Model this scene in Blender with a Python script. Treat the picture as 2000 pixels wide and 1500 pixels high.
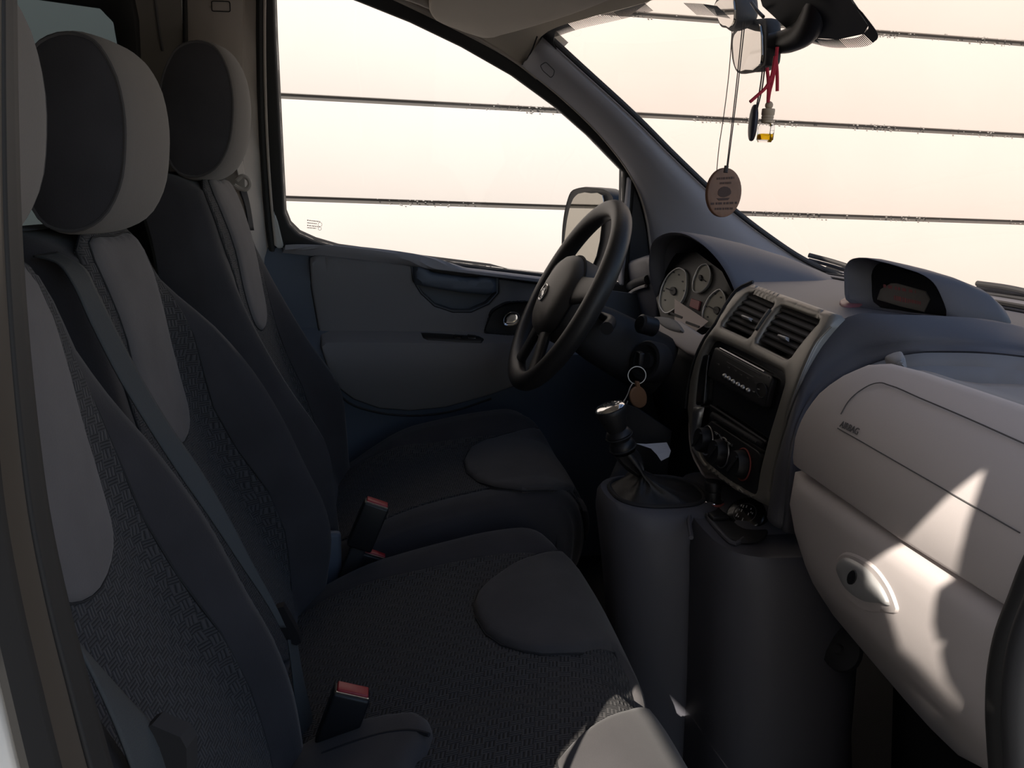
import bpy, bmesh, math, random
from mathutils import Vector, Matrix
from mathutils.geometry import delaunay_2d_cdt
import numpy as np
random.seed(7)
for o in list(bpy.data.objects): bpy.data.objects.remove(o)
SC = bpy.context.scene
COL = SC.collection
V = Vector
# Vehicle axes: +X towards the windscreen, +Y towards the driver's door, +Z up, metres. Cab floor z = 0.2.
# ------------------------------------------------------------------ camera
FPX = 1500.0; YAW = math.radians(9.5); PIT = math.radians(13.7); ROL = math.radians(2.0)
CAM = V((0, 0, 1.12))
fw = V((math.sin(YAW)*math.cos(PIT), math.cos(YAW)*math.cos(PIT), -math.sin(PIT)))
r0 = V((math.cos(YAW), -math.sin(YAW), 0)); u0 = r0.cross(fw)
rt = r0*math.cos(ROL)+u0*math.sin(ROL); up = -r0*math.sin(ROL)+u0*math.cos(ROL)
cd = bpy.data.cameras.new('camera'); cd.sensor_width = 36; cd.lens = FPX/2000*36; cd.clip_start = 0.02; cd.clip_end = 200
co = bpy.data.objects.new('camera', cd); COL.objects.link(co)
co.matrix_world = Matrix(((rt.x, up.x, -fw.x, CAM.x), (rt.y, up.y, -fw.y, CAM.y), (rt.z, up.z, -fw.z, CAM.z), (0, 0, 0, 1)))
SC.camera = co
# ------------------------------------------------------------------ world, sun, exposure
SUN_DIR = V((-0.465, -0.674, 0.574)).normalized()      # towards the sun
w = bpy.data.worlds.new('world'); SC.world = w; w.use_nodes = True
nt = w.node_tree; bg = nt.nodes['Background']
sky = nt.nodes.new('ShaderNodeTexSky'); sky.sky_type = 'NISHITA'; sky.sun_disc = False
sky.sun_elevation = math.asin(SUN_DIR.z); sky.sun_rotation = math.atan2(SUN_DIR.x, SUN_DIR.y)
sky.air_density = 1.0; sky.dust_density = 1.5; sky.ozone_density = 1.5
nt.links.new(sky.outputs[0], bg.inputs[0]); bg.inputs[1].default_value = 0.22
sl = bpy.data.lights.new('sun', 'SUN'); sl.energy = 10.4; sl.angle = math.radians(0.27); sl.color = (1, 0.91, 0.80)
so = bpy.data.objects.new('sun', sl); COL.objects.link(so)
so.rotation_euler = (-SUN_DIR).to_track_quat('-Z', 'Y').to_euler(); so.location = SUN_DIR*20
vs = SC.view_settings; vs.view_transform = 'Standard'; vs.look = 'None'; vs.gamma = 1; vs.use_curve_mapping = False
vs.exposure = 0.0
# ------------------------------------------------------------------ geometry helpers
def ray(px, py): return fw+rt*((px-1000)/FPX)-up*((py-750)/FPX)
def at(px, py, X=None, Y=None, Z=None):
    """point of the place seen at photo pixel px,py on the plane X=, Y= or Z="""
    d = ray(px, py)
    t = (X-CAM.x)/d.x if X is not None else (Y-CAM.y)/d.y if Y is not None else (Z-CAM.z)/d.z
    return CAM+d*t
class Surf:
    """a surface of the car: axis 0: X=g(Y,Z); 1: Y=g(X,Z); 2: Z=g(X,Y). pos() adds an offset along the normal."""
    def __init__(s, ax, g, flip=False): s.ax, s.g, s.flip = ax, g, flip
    def p0(s, a, b):
        c = s.g(a, b)
        return V((c, a, b)) if s.ax == 0 else V((a, c, b)) if s.ax == 1 else V((a, b, c))
    def n(s, a, b):
        e = 2e-3
        n = (s.p0(a+e, b)-s.p0(a-e, b)).cross(s.p0(a, b+e)-s.p0(a, b-e)).normalized()
        want = {0: V((-1, 0, 0)), 1: V((0, -1, 0)), 2: V((0, 0, 1))}[s.ax]
        if n.dot(want) < 0: n = -n
        return -n if s.flip else n
    def pos(s, a, b, h=0.0): return s.p0(a, b)+s.n(a, b)*h
    def ab(s, p): return (p.y, p.z) if s.ax == 0 else (p.x, p.z) if s.ax == 1 else (p.x, p.y)
    def hit(s, px, py, lo=0.15, hi=4.0):
        d = ray(px, py)
        def G(t):
            p = CAM+d*t; a, b = s.ab(p); return p[s.ax]-s.g(a, b)
        N = 80; prev = G(lo); tp = lo
        for i in range(1, N+1):
            t = lo+(hi-lo)*i/N; g = G(t)
            if g*prev <= 0:
                a, b = tp, t
                for _ in range(40):
                    m = (a+b)/2
                    if G(m)*prev <= 0: b = m
                    else: a = m
                return CAM+d*((a+b)/2)
            tp, prev = t, g
        return CAM+d*hi
    def px(s, pts): return [s.ab(s.hit(x, y)) for x, y in pts]
def interp(tab):
    xs = [t[0] for t in tab]; ys = [t[1] for t in tab]
    def f(x): return float(np.interp(x, xs, ys))
    return f
def smooth_interp(tab):
    """monotone-ish cubic through (x, y) pairs"""
    xs = np.array([t[0] for t in tab], float); ys = np.array([t[1] for t in tab], float)
    m = np.gradient(ys, xs)
    def f(x):
        if x <= xs[0]: return float(ys[0]+m[0]*(x-xs[0]))
        if x >= xs[-1]: return float(ys[-1]+m[-1]*(x-xs[-1]))
        i = int(np.searchsorted(xs, x)-1); h = xs[i+1]-xs[i]; t = (x-xs[i])/h
        return float((2*t**3-3*t*t+1)*ys[i]+(t**3-2*t*t+t)*h*m[i]+(-2*t**3+3*t*t)*ys[i+1]+(t**3-t*t)*h*m[i+1])
    return f
def sstep(a, b, x):
    t = min(1, max(0, (x-a)/(b-a))); return t*t*(3-2*t)
def cr(pts, n=6, closed=False):
    """Catmull-Rom through points (tuples or Vectors of any size)"""
    P = [np.array(p, float) for p in pts]; N = len(P); out = []
    rng = range(N) if closed else range(N-1)
    for i in rng:
        if closed: a, b, c, d = P[i-1], P[i], P[(i+1) % N], P[(i+2) % N]
        else:
            b, c = P[i], P[i+1]; a = P[i-1] if i > 0 else 2*b-c; d = P[i+2] if i+2 < N else 2*c-b
        # centripetal-like: chord-length tangents
        l1 = np.linalg.norm(c-b)+1e-9; l0 = np.linalg.norm(b-a)+1e-9; l2 = np.linalg.norm(d-c)+1e-9
        m1 = l1*((c-b)/l1*(l0/(l0+l1))+(b-a)/l0*(l1/(l0+l1))); m2 = l1*((c-b)/l1*(l2/(l1+l2))+(d-c)/l2*(l1/(l1+l2)))
        for k in range(n):
            t = k/n
            out.append((2*t**3-3*t*t+1)*b+(t**3-2*t*t+t)*m1+(-2*t**3+3*t*t)*c+(t**3-t*t)*m2)
    if not closed: out.append(P[-1])
    return [tuple(float(q) for q in p) for p in out]
def rounded(pts, r=0.25, n=4):
    """closed polygon with every corner rounded by the share r of its shorter side"""
    P = [np.array(p, float) for p in pts]; N = len(P); out = []
    for i in range(N):
        a, b, c = P[i-1], P[i], P[(i+1) % N]
        l = min(np.linalg.norm(a-b), np.linalg.norm(c-b))*r
        s = b+(a-b)/np.linalg.norm(a-b)*l; e = b+(c-b)/np.linalg.norm(c-b)*l
        for k in range(n+1):
            t = k/n; out.append(tuple((1-t)**2*s+2*t*(1-t)*b+t*t*e))
    return out
def ellipse(cx, cy, rx, ry, n=28, rot=0.0):
    c, s = math.cos(rot), math.sin(rot); o = []
    for i in range(n):
        t = 2*math.pi*i/n; x, y = rx*math.cos(t), ry*math.sin(t); o.append((cx+x*c-y*s, cy+x*s+y*c))
    return o
def mk(name, verts, faces, mat, parent=None, smooth=True, angle=40, recalc=True):
    me = bpy.data.meshes.new(name)
    me.from_pydata([tuple(v) for v in verts], [], faces)
    if recalc:
        bm = bmesh.new(); bm.from_mesh(me)
        bmesh.ops.remove_doubles(bm, verts=bm.verts, dist=1e-5)
        bmesh.ops.recalc_face_normals(bm, faces=bm.faces)
        bm.to_mesh(me); bm.free()
    me.materials.append(M[mat])
    if smooth:
        me.shade_smooth(); me.set_sharp_from_angle(angle=math.radians(angle))
    o = bpy.data.objects.new(name, me); COL.objects.link(o)
    if parent is not None:
        o.parent = parent; o.matrix_parent_inverse = parent.matrix_basis.inverted()
    return o
def tag(o, label=None, cat=None, group=None, kind=None):
    if label: o['label'] = label
    if cat: o['category'] = cat
    if group: o['group'] = group
    if kind: o['kind'] = kind
    return o
def thing(name, label, cat, loc=(0, 0, 0), group=None, kind=None):
    o = bpy.data.objects.new(name, None); COL.objects.link(o); o.location = loc; o.empty_display_size = 0.05
    return tag(o, label, cat, group, kind)
def grid(rows, cu=False, cv=False, cap0=False, cap1=False):
    """rows of points -> verts, faces. cu closes each row, cv closes rows end to start, caps fill the first/last row"""
    nr, nc = len(rows), len(rows[0]); v = [V(p) for r in rows for p in r]; f = []
    for i in range(nr if cv else nr-1):
        for j in range(nc if cu else nc-1):
            a = i*nc+j; b = i*nc+(j+1) % nc; c = ((i+1) % nr)*nc+(j+1) % nc; d = ((i+1) % nr)*nc+j
            f.append((a, b, c, d))
    for k, on in ((0, cap0), (nr-1, cap1)):
        if on:
            c = sum((v[k*nc+j] for j in range(nc)), V((0, 0, 0)))/nc; v.append(c); ci = len(v)-1
            for j in range(nc): f.append((k*nc+j, k*nc+(j+1) % nc, ci))
    return v, f
def loft(name, rows, mat, parent=None, cu=False, cv=False, cap0=False, cap1=False, solid=0.0, angle=40):
    v, f = grid(rows, cu, cv, cap0, cap1); o = mk(name, v, f, mat, parent, angle=angle)
    if solid:
        m = o.modifiers.new('solid', 'SOLIDIFY'); m.thickness = solid; m.offset = 0
    return o
def frames(path):
    P = [V(p) for p in path]; T = []
    for i in range(len(P)):
        T.append((P[min(i+1, len(P)-1)]-P[max(i-1, 0)]).normalized())
    n = T[0].orthogonal().normalized(); N = []
    for t in T:
        n = (n-t*n.dot(t)).normalized(); N.append(n)
    return P, T, N
def tube_vf(path, r, seg=10, closed=False):
    P, T, N = frames(path); rows = []
    for i, p in enumerate(P):
        rr = r(i/(len(P)-1)) if callable(r) else r
        b = T[i].cross(N[i])
        rows.append([p+(N[i]*math.cos(a)+b*math.sin(a))*rr for a in (2*math.pi*k/seg for k in range(seg))])
    return grid(rows, cu=True, cv=closed, cap0=not closed, cap1=not closed)
def tube(name, path, r, mat, parent=None, seg=10):
    v, f = tube_vf(path, r, seg); return mk(name, v, f, mat, parent)
def torus_vf(c, e1, e2, R, r, n=40, seg=10, flat=1.0):
    rows = []; e3 = e1.cross(e2)
    for i in range(n):
        a = 2*math.pi*i/n; d = e1*math.cos(a)+e2*math.sin(a)
        rows.append([c+d*(R+r*math.cos(b))+e3*(r*math.sin(b)*flat) for b in (2*math.pi*k/seg for k in range(seg))])
    return grid(rows, cu=True, cv=True)
def inpoly(P, x, y):
    c = False; j = len(P)-1
    for i in range(len(P)):
        (xi, yi), (xj, yj) = P[i], P[j]
        if (yi > y) != (yj > y) and x < (xj-xi)*(y-yi)/(yj-yi)+xi: c = not c
        j = i
    return c
def pdist(P, pts):
    A = np.array(P, float); B = np.roll(A, -1, 0); q = np.array(pts, float)[:, None, :]
    d = B-A; L = (d*d).sum(1)+1e-18; t = np.clip(((q-A)*d).sum(2)/L, 0, 1)
    return np.sqrt((((A+t[..., None]*d)-q)**2).sum(2)).min(1)
def patch(name, S, outer, mat, parent=None, h=0.004, edge=0.004, depth=0.006, holes=(), step=None, dome=0.0, hf=None, raw=False, angle=40):
    """raised panel lying on surface S: outline (and holes) in S coordinates, rounded rim, real thickness"""
    loops = [list(outer)]+[list(x) for x in holes]
    A = np.array(loops[0]); size = float((A.max(0)-A.min(0)).max())
    if step is None: step = size/9
    bs = min(step, max(edge*2.2, size/90)) if edge > 0 else step
    fine = []
    for lp in loops:
        o = []
        for i in range(len(lp)):
            a, b = np.array(lp[i]), np.array(lp[(i+1) % len(lp)]); L = np.linalg.norm(b-a)
            if L < 1e-6: continue
            k = max(1, int(L/bs+0.5))
            for q in range(k): o.append(tuple(a+(b-a)*q/k))
        fine.append(o)
    pts = []; edges = []
    for lp in fine:
        s = len(pts); pts += lp; edges += [(s+i, s+(i+1) % len(lp)) for i in range(len(lp))]
    nb = len(pts); inner = []
    def inside(x, y): return inpoly(fine[0], x, y) and not any(inpoly(q, x, y) for q in fine[1:])
    if edge > 0:
        for li, lp in enumerate(fine):
            ar = sum(lp[i][0]*lp[(i+1) % len(lp)][1]-lp[(i+1) % len(lp)][0]*lp[i][1] for i in range(len(lp)))
            sg = (1 if ar > 0 else -1)*(1 if li == 0 else -1)
            for i in range(len(lp)):
                a, b, c = np.array(lp[i-1]), np.array(lp[i]), np.array(lp[(i+1) % len(lp)])
                t = c-a; L = np.linalg.norm(t)
                if L < 1e-9: continue
                n = np.array((-t[1], t[0]))/L*sg
                for k in (0.15, 0.5, 1.0): inner.append((tuple(b+n*edge*k), edge*k*0.8))
    x0, y0 = A.min(0); x1, y1 = A.max(0)
    i = 0; y = y0+step*0.4
    while y < y1:
        x = x0+(step*0.5 if i % 2 else step*0.25)
        while x < x1:
            inner.append(((x, y), max(edge*1.3, step*0.35))); x += step
        y += step*0.87; i += 1
    if inner:
        Q = [p for p, _ in inner]; dd = np.min([pdist(lp, Q) for lp in fine], axis=0)
        for (p, md), d in zip(inner, dd):
            if d >= md and inside(*p): pts.append(p)
    vo, eo, fo, *_ = delaunay_2d_cdt([V(p) for p in pts], edges, [], 0, 1e-6)
    v2 = [(p.x, p.y) for p in vo]
    dd = np.min([pdist(lp, v2) for lp in fine], axis=0); dmax = float(dd.max())+1e-9
    verts = []
    for (a, b), d in zip(v2, dd):
        if hf: hh = hf(a, b, d)
        else:
            t = min(1, d/edge) if edge > 0 else 1
            hh = h*math.sqrt(max(0, 1-(1-t)**2)) if edge > 0 else h
            if dome: hh += dome*(1-(1-d/dmax)**2)
        verts.append(S.pos(a, b, hh))
    faces = []
    for f in fo:
        cx = sum(v2[i][0] for i in f)/len(f); cy = sum(v2[i][1] for i in f)/len(f)
        if inside(cx, cy): faces.append(tuple(f))
    # walls going down from the boundary
    cnt = {}
    for f in faces:
        for i in range(len(f)):
            e = (f[i], f[(i+1) % len(f)]); k = (min(e), max(e)); cnt.setdefault(k, []).append(e)
    low = {}
    for k, es in cnt.items():
        if len(es) == 1:
            a, b = es[0]
            for q in (a, b):
                if q not in low:
                    low[q] = len(verts); verts.append(S.pos(v2[q][0], v2[q][1], -depth))
            faces.append((b, a, low[a], low[b]))
    if raw: return verts, faces
    return mk(name, verts, faces, mat, parent, angle=angle)
def line(name, S, pts, r, mat, parent=None, h=0.0, closed=False, n=4, seg=6):
    P = cr(pts, n, closed)
    if closed: P = P+[P[0]]
    return tube(name, [S.pos(a, b, h) for a, b in P], r, mat, parent, seg)
def box_vf(c, sx, sy, sz, ax=(V((1, 0, 0)), V((0, 1, 0)), V((0, 0, 1))), bev=0.0):
    """box with bevelled edges about centre c"""
    bm = bmesh.new(); bmesh.ops.create_cube(bm, size=1)
    for v in bm.verts: v.co = V((v.co.x*sx, v.co.y*sy, v.co.z*sz))
    if bev: bmesh.ops.bevel(bm, geom=bm.edges[:], offset=bev, segments=3, profile=0.5, affect='EDGES')
    vv = [V(c)+ax[0]*v.co.x+ax[1]*v.co.y+ax[2]*v.co.z for v in bm.verts]; ff = [tuple(v.index for v in f.verts) for f in bm.faces]
    bm.free(); return vv, ff
def box(name, c, s, mat, parent=None, ax=(V((1, 0, 0)), V((0, 1, 0)), V((0, 0, 1))), bev=0.0):
    v, f = box_vf(c, s[0], s[1], s[2], ax, bev); return mk(name, v, f, mat, parent)
def join_vf(parts):
    v = []; f = []
    for a, b in parts:
        o = len(v); v += list(a); f += [tuple(i+o for i in q) for q in b]
    return v, f
def lathe_vf(base, axis, prof, n=28, e1=None):
    """profile of (radius, height) turned about axis from base"""
    axis = axis.normalized(); e1 = e1 or axis.orthogonal().normalized(); e2 = axis.cross(e1)
    rows = [[V(base)+axis*h+(e1*math.cos(a)+e2*math.sin(a))*max(r, 1e-5) for a in (2*math.pi*k/n for k in range(n))] for r, h in prof]
    return grid(rows, cu=True, cap0=prof[0][0] > 1e-4, cap1=prof[-1][0] > 1e-4)
def lathe(name, base, axis, prof, mat, parent=None, n=28):
    v, f = lathe_vf(base, axis, prof, n); return mk(name, v, f, mat, parent)
def ribbon(name, L, R, mat, parent=None, th=0.0016, n=6):
    """woven strap between two edge curves"""
    a = cr([tuple(p) for p in L], n); b = cr([tuple(p) for p in R], n)
    rows = [[V(p).lerp(V(q), t) for t in (0, 0.12, 0.5, 0.88, 1)] for p, q in zip(a, b)]
    return loft(name, rows, mat, parent, solid=th)
def text(name, body, S, a, b, size, da, mat, parent=None, h=0.0006, up2=None, depth=0.0004):
    """flat lettering laid on surface S at (a,b); da = reading direction in S coordinates"""
    cu = bpy.data.curves.new(name, 'FONT'); cu.body = body; cu.size = size; cu.extrude = depth; cu.align_x = 'CENTER'; cu.align_y = 'CENTER'
    ob = bpy.data.objects.new(name, cu); COL.objects.link(ob)
    me = bpy.data.meshes.new_from_object(ob.evaluated_get(bpy.context.evaluated_depsgraph_get()))
    bpy.data.objects.remove(ob); bpy.data.curves.remove(cu)
    L = math.hypot(*da); ex = (da[0]/L, da[1]/L); ey = up2 or (-ex[1], ex[0])
    for v in me.vertices:
        x, y, z = v.co; v.co = S.pos(a+ex[0]*x+ey[0]*y, b+ex[1]*x+ey[1]*y, h+z)
    me.name = name; me.materials.append(M[mat]); o = bpy.data.objects.new(name, me); COL.objects.link(o)
    if parent is not None: o.parent = parent; o.matrix_parent_inverse = parent.matrix_basis.inverted()
    return o
# ------------------------------------------------------------------ materials (all procedural)
M = {}
def mat(name, col, rough=0.6, metal=0.0, spec=0.5, bump=0.0, scale=400.0, var=0.0, vscale=6.0, sheen=0.0, coat=0.0):
    m = bpy.data.materials.new(name); m.use_nodes = True; t = m.node_tree; b = t.nodes['Principled BSDF']
    b.inputs['Base Color'].default_value = (*col, 1); b.inputs['Roughness'].default_value = rough; b.inputs['Metallic'].default_value = metal
    b.inputs['Specular IOR Level'].default_value = spec; b.inputs['Sheen Weight'].default_value = sheen; b.inputs['Coat Weight'].default_value = coat
    tc = t.nodes.new('ShaderNodeTexCoord')
    if bump:
        n = t.nodes.new('ShaderNodeTexNoise'); n.inputs['Scale'].default_value = scale; n.inputs['Detail'].default_value = 3
        t.links.new(tc.outputs['Object'], n.inputs['Vector'])
        u = t.nodes.new('ShaderNodeBump'); u.inputs['Strength'].default_value = bump; u.inputs['Distance'].default_value = 0.001
        t.links.new(n.outputs['Fac'], u.inputs['Height']); t.links.new(u.outputs[0], b.inputs['Normal'])
    if var:
        n = t.nodes.new('ShaderNodeTexNoise'); n.inputs['Scale'].default_value = vscale; n.inputs['Detail'].default_value = 5
        t.links.new(tc.outputs['Object'], n.inputs['Vector'])
        r = t.nodes.new('ShaderNodeValToRGB'); r.color_ramp.elements[0].position = 0.3; r.color_ramp.elements[1].position = 0.7
        r.color_ramp.elements[0].color = (*[c*(1-var) for c in col], 1); r.color_ramp.elements[1].color = (*[min(1, c*(1+var)) for c in col], 1)
        t.links.new(n.outputs['Fac'], r.inputs[0]); t.links.new(r.outputs[0], b.inputs['Base Color'])
    M[name] = m; return m
def weave(name, col, dark, ca, cb):
    """basket weave: short staggered stitches, coordinates ca,cb picked from object XYZ"""
    m = mat(name, col, 0.9, spec=0.2, sheen=0.08); t = m.node_tree; b = t.nodes['Principled BSDF']
    tc = t.nodes.new('ShaderNodeTexCoord'); sp = t.nodes.new('ShaderNodeSeparateXYZ'); cb_ = t.nodes.new('ShaderNodeCombineXYZ')
    t.links.new(tc.outputs['Object'], sp.inputs[0]); t.links.new(sp.outputs[ca], cb_.inputs[0]); t.links.new(sp.outputs[cb], cb_.inputs[1])
    ck = t.nodes.new('ShaderNodeTexChecker'); ck.inputs['Scale'].default_value = 1/0.0085
    mp = t.nodes.new('ShaderNodeMapping'); mp.inputs['Rotation'].default_value = (0, 0, math.radians(8)); mp.inputs['Scale'].default_value = (0.62, 1.0, 1.0)
    mp.inputs['Location'].default_value = (0.3, 0.2, 0.00042)
    t.links.new(cb_.outputs[0], mp.inputs[0]); t.links.new(mp.outputs[0], ck.inputs['Vector'])
    ck.inputs['Color1'].default_value = (1, 1, 1, 1); ck.inputs['Color2'].default_value = (0, 0, 0, 1)
    ws_ = []
    for d in ('X', 'Y'):
        wv = t.nodes.new('ShaderNodeTexWave'); wv.inputs['Scale'].default_value = 0.314/0.0030; wv.bands_direction = d; wv.inputs['Distortion'].default_value = 0.6
        t.links.new(mp.outputs[0], wv.inputs['Vector']); ws_.append(wv)
    mx = t.nodes.new('ShaderNodeMix'); mx.data_type = 'FLOAT'
    t.links.new(ck.outputs['Fac'], mx.inputs[0]); t.links.new(ws_[0].outputs['Fac'], mx.inputs[2]); t.links.new(ws_[1].outputs['Fac'], mx.inputs[3])
    rp_ = t.nodes.new('ShaderNodeValToRGB'); rp_.color_ramp.elements[0].color = (*dark, 1); rp_.color_ramp.elements[1].color = (*col, 1)
    rp_.color_ramp.elements[0].position = 0.0; rp_.color_ramp.elements[1].position = 0.6
    t.links.new(mx.outputs[0], rp_.inputs[0]); t.links.new(rp_.outputs[0], b.inputs['Base Color'])
    u = t.nodes.new('ShaderNodeBump'); u.inputs['Strength'].default_value = 0.8; u.inputs['Distance'].default_value = 0.0015
    t.links.new(mx.outputs[0], u.inputs['Height']); t.links.new(u.outputs[0], b.inputs['Normal'])
def glass(name, tint, refl=1.0):
    m = bpy.data.materials.new(name); m.use_nodes = True; t = m.node_tree; t.nodes.remove(t.nodes['Principled BSDF'])
    tr = t.nodes.new('ShaderNodeBsdfTransparent'); tr.inputs[0].default_value = (*tint, 1)
    gl = t.nodes.new('ShaderNodeBsdfGlossy'); gl.inputs['Roughness'].default_value = 0.02; gl.inputs[0].default_value = (refl, refl, refl, 1)
    fr = t.nodes.new('ShaderNodeFresnel'); fr.inputs[0].default_value = 1.3; mx = t.nodes.new('ShaderNodeMixShader')
    t.links.new(fr.outputs[0], mx.inputs[0]); t.links.new(tr.outputs[0], mx.inputs[1]); t.links.new(gl.outputs[0], mx.inputs[2])
    t.links.new(mx.outputs[0], t.nodes['Material Output'].inputs[0]); M[name] = m
mat('dash_dark', (0.085, 0.085, 0.10), 0.55, bump=0.15, scale=900)
mat('dash_grey', (0.52, 0.475, 0.465), 0.6, bump=0.12, scale=900)
mat('tray_grey', (0.24, 0.24, 0.25), 0.7, bump=0.12, scale=900)
mat('bezel', (0.26, 0.245, 0.22), 0.38, metal=0.35, bump=0.03, scale=1500)
mat('black_plastic', (0.012, 0.012, 0.014), 0.45, bump=0.08, scale=900)
mat('soft_black', (0.02, 0.02, 0.022), 0.7, bump=0.1, scale=700)
mat('gloss_black', (0.008, 0.008, 0.009), 0.2)
mat('rubber', (0.014, 0.014, 0.014), 0.7)
mat('leather', (0.016, 0.015, 0.015), 0.5, bump=0.35, scale=260)
mat('wheel', (0.026, 0.024, 0.023), 0.45, bump=0.2, scale=500)
mat('hub', (0.07, 0.062, 0.056), 0.5, bump=0.15, scale=600)
mat('chrome', (0.8, 0.8, 0.8), 0.12, metal=1)
mat('dull_metal', (0.5, 0.5, 0.5), 0.35, metal=1)
mat('silver_paint', (0.45, 0.45, 0.45), 0.4, metal=0.4)
mat('suede_dark', (0.045, 0.043, 0.047), 0.95, spec=0.15, bump=0.3, scale=500, sheen=0.12, var=0.12, vscale=14)
mat('suede_light', (0.128, 0.118, 0.118), 0.95, spec=0.15, bump=0.25, scale=500, sheen=0.12, var=0.1, vscale=14)
mat('suede_mid', (0.07, 0.066, 0.067), 0.95, spec=0.15, bump=0.25, scale=500, sheen=0.12, var=0.1, vscale=14)
mat('headrest_cloth', (0.17, 0.155, 0.145), 0.95, spec=0.15, bump=0.25, scale=500, sheen=0.12)
weave('weave_back', (0.06, 0.058, 0.061), (0.022, 0.022, 0.023), 1, 2)
weave('weave_cushion', (0.07, 0.067, 0.067), (0.018, 0.018, 0.019), 0, 1)
mat('belt', (0.05, 0.056, 0.06), 0.75, bump=0.4, scale=900)
mat('red_button', (0.33, 0.018, 0.026), 0.4)
mat('door_cloth', (0.19, 0.186, 0.195), 0.85, bump=0.2, scale=700)
mat('door_plastic', (0.085, 0.105, 0.14), 0.55, bump=0.12, scale=900)
mat('headliner', (0.56, 0.51, 0.44), 0.95, bump=0.2, scale=900)
mat('pillar_trim', (0.42, 0.375, 0.335), 0.7, bump=0.12, scale=900)
mat('apillar', (0.30, 0.295, 0.32), 0.7, bump=0.12, scale=900)
mat('rear_trim', (0.22, 0.2, 0.18), 0.8, bump=0.1, scale=900)
mat('body_paint', (0.62, 0.62, 0.6), 0.3, coat=0.4)
mat('jamb_paint', (0.09, 0.075, 0.06), 0.35, coat=0.4)
mat('carpet', (0.012, 0.012, 0.013), 0.98, bump=0.8, scale=500)
mat('wall_panel', (0.37, 0.345, 0.33), 0.85, bump=0.15, scale=30, var=0.03, vscale=1.2)
mat('wall_joint', (0.065, 0.06, 0.056), 0.95, bump=0.4, scale=40)
mat('concrete', (0.42, 0.40, 0.37), 0.9, bump=0.3, scale=60, var=0.15, vscale=2)
mat('tarp', (0.12, 0.125, 0.13), 0.8)  # for the added sun blocker outside the passenger door
mat('hazard', (0.20, 0.07, 0.08), 0.45)
mat('crumb', (0.22, 0.21, 0.2), 0.9)
mat('seam', (0.02, 0.02, 0.022), 0.9)
mat('seam_grey', (0.10, 0.095, 0.095), 0.9)
mat('gauge_face', (0.30, 0.29, 0.24), 0.5)
mat('gauge_mark', (0.03, 0.03, 0.03), 0.6)
mat('print_white', (0.55, 0.55, 0.55), 0.6)
mat('print_red', (0.35, 0.08, 0.07), 0.6)
mat('lcd', (0.17, 0.155, 0.14), 0.35)
mat('lcd_red', (0.33, 0.10, 0.10), 0.5)
mat('paper', (0.62, 0.64, 0.7), 0.8)
mat('card', (0.72, 0.62, 0.55), 0.7)  # colour of the lens reflection painted into the instrument cluster
mat('wood', (0.20, 0.10, 0.06), 0.6, bump=0.1, scale=80, var=0.2, vscale=30)
mat('wood_burn', (0.05, 0.022, 0.014), 0.7)
mat('pale_wood', (0.5, 0.4, 0.29), 0.7, var=0.1, vscale=60)
mat('leather_tan', (0.28, 0.15, 0.08), 0.55, bump=0.2, scale=300)
mat('red_cord', (0.5, 0.02, 0.05), 0.7)
mat('dark_cord', (0.06, 0.05, 0.05), 0.8)
mat('stone', (0.035, 0.035, 0.06), 0.45, bump=0.3, scale=150)
mat('mirror_glass', (0.36, 0.35, 0.32), 0.02, metal=1)
mat('frit', (0.006, 0.006, 0.008), 0.4)
glass('clear_glass', (0.97, 0.97, 0.96)); glass('screen_glass', (0.98, 0.925, 0.88)); glass('tinted_glass', (0.05, 0.068, 0.075)); glass('bottle_glass', (0.93, 0.93, 0.93))
mat('oil', (0.9, 0.55, 0.01), 0.1)
_b = M['oil'].node_tree.nodes['Principled BSDF']; _b.inputs['Transmission Weight'].default_value = 0.85; _b.inputs['IOR'].default_value = 1.2
# ================================================================== LARGE STRUCTURE
WALL_Y = 3.6
ground = box('ground', (1.5, 2.0, -0.36), (30, 24, 0.1), 'concrete'); tag(ground, kind='structure')
ext = thing('wall_outside', None, None, (0, WALL_Y, -0.3), kind='structure')
box('backing', (1.5, WALL_Y+0.054, 1.9), (16, 0.08, 4.4), 'wall_joint', ext)
JOINTS = [-0.17, 0.25, 0.67, 1.078, 1.505, 1.93, 2.355, 2.775, 3.195, 3.615]
for i in range(len(JOINTS)-1):
    z0, z1 = JOINTS[i]+0.011, JOINTS[i+1]-0.011
    box('wall_panel', (1.5, WALL_Y+0.035, (z0+z1)/2), (16, 0.07, z1-z0), 'wall_panel', ext, bev=0.004)
random.seed(3)
pv = []
for z in JOINTS[2:6]:                                   # squeezed-out foam crumbs along the joints
    for k in range(260):
        c = random.choice((-0.9, 0.1, 0.35, 0.9, 1.5, 2.3, 3.1)); x = random.gauss(c, 0.12)+z; s = random.uniform(0.0012, 0.004)
        pv.append(box_vf((x, WALL_Y-0.002, z+random.choice((-1, 1))*random.uniform(0.003, 0.016)), s*2, s, s, bev=0.0))
fo = mk('sealing_foam', *join_vf(pv), 'crumb', ext, smooth=False); tag(fo, kind='stuff')

# ---- side wall surface of the body (slopes inwards above the waist line), windscreen surface
SIDE = Surf(1, lambda x, z: 1.86-0.22*max(0, z-0.95))
WS = Surf(0, lambda y, z: 0.32+(1.444-z)*1.478+0.14*(1-((y-1.05)/0.63)**2))
floor = box('floor', (-0.6, 1.05, 0.18), (3.8, 1.66, 0.04), 'carpet'); tag(floor, kind='structure')
fire = box('wall_front', (1.16, 1.05, 0.57), (0.04, 1.66, 0.80), 'carpet'); tag(fire, kind='structure')
cowl = box('trim_1', (1.20, 1.05, 0.93), (0.35, 1.6, 0.03), 'black_plastic', bev=0.008); tag(cowl, kind='structure')
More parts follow.
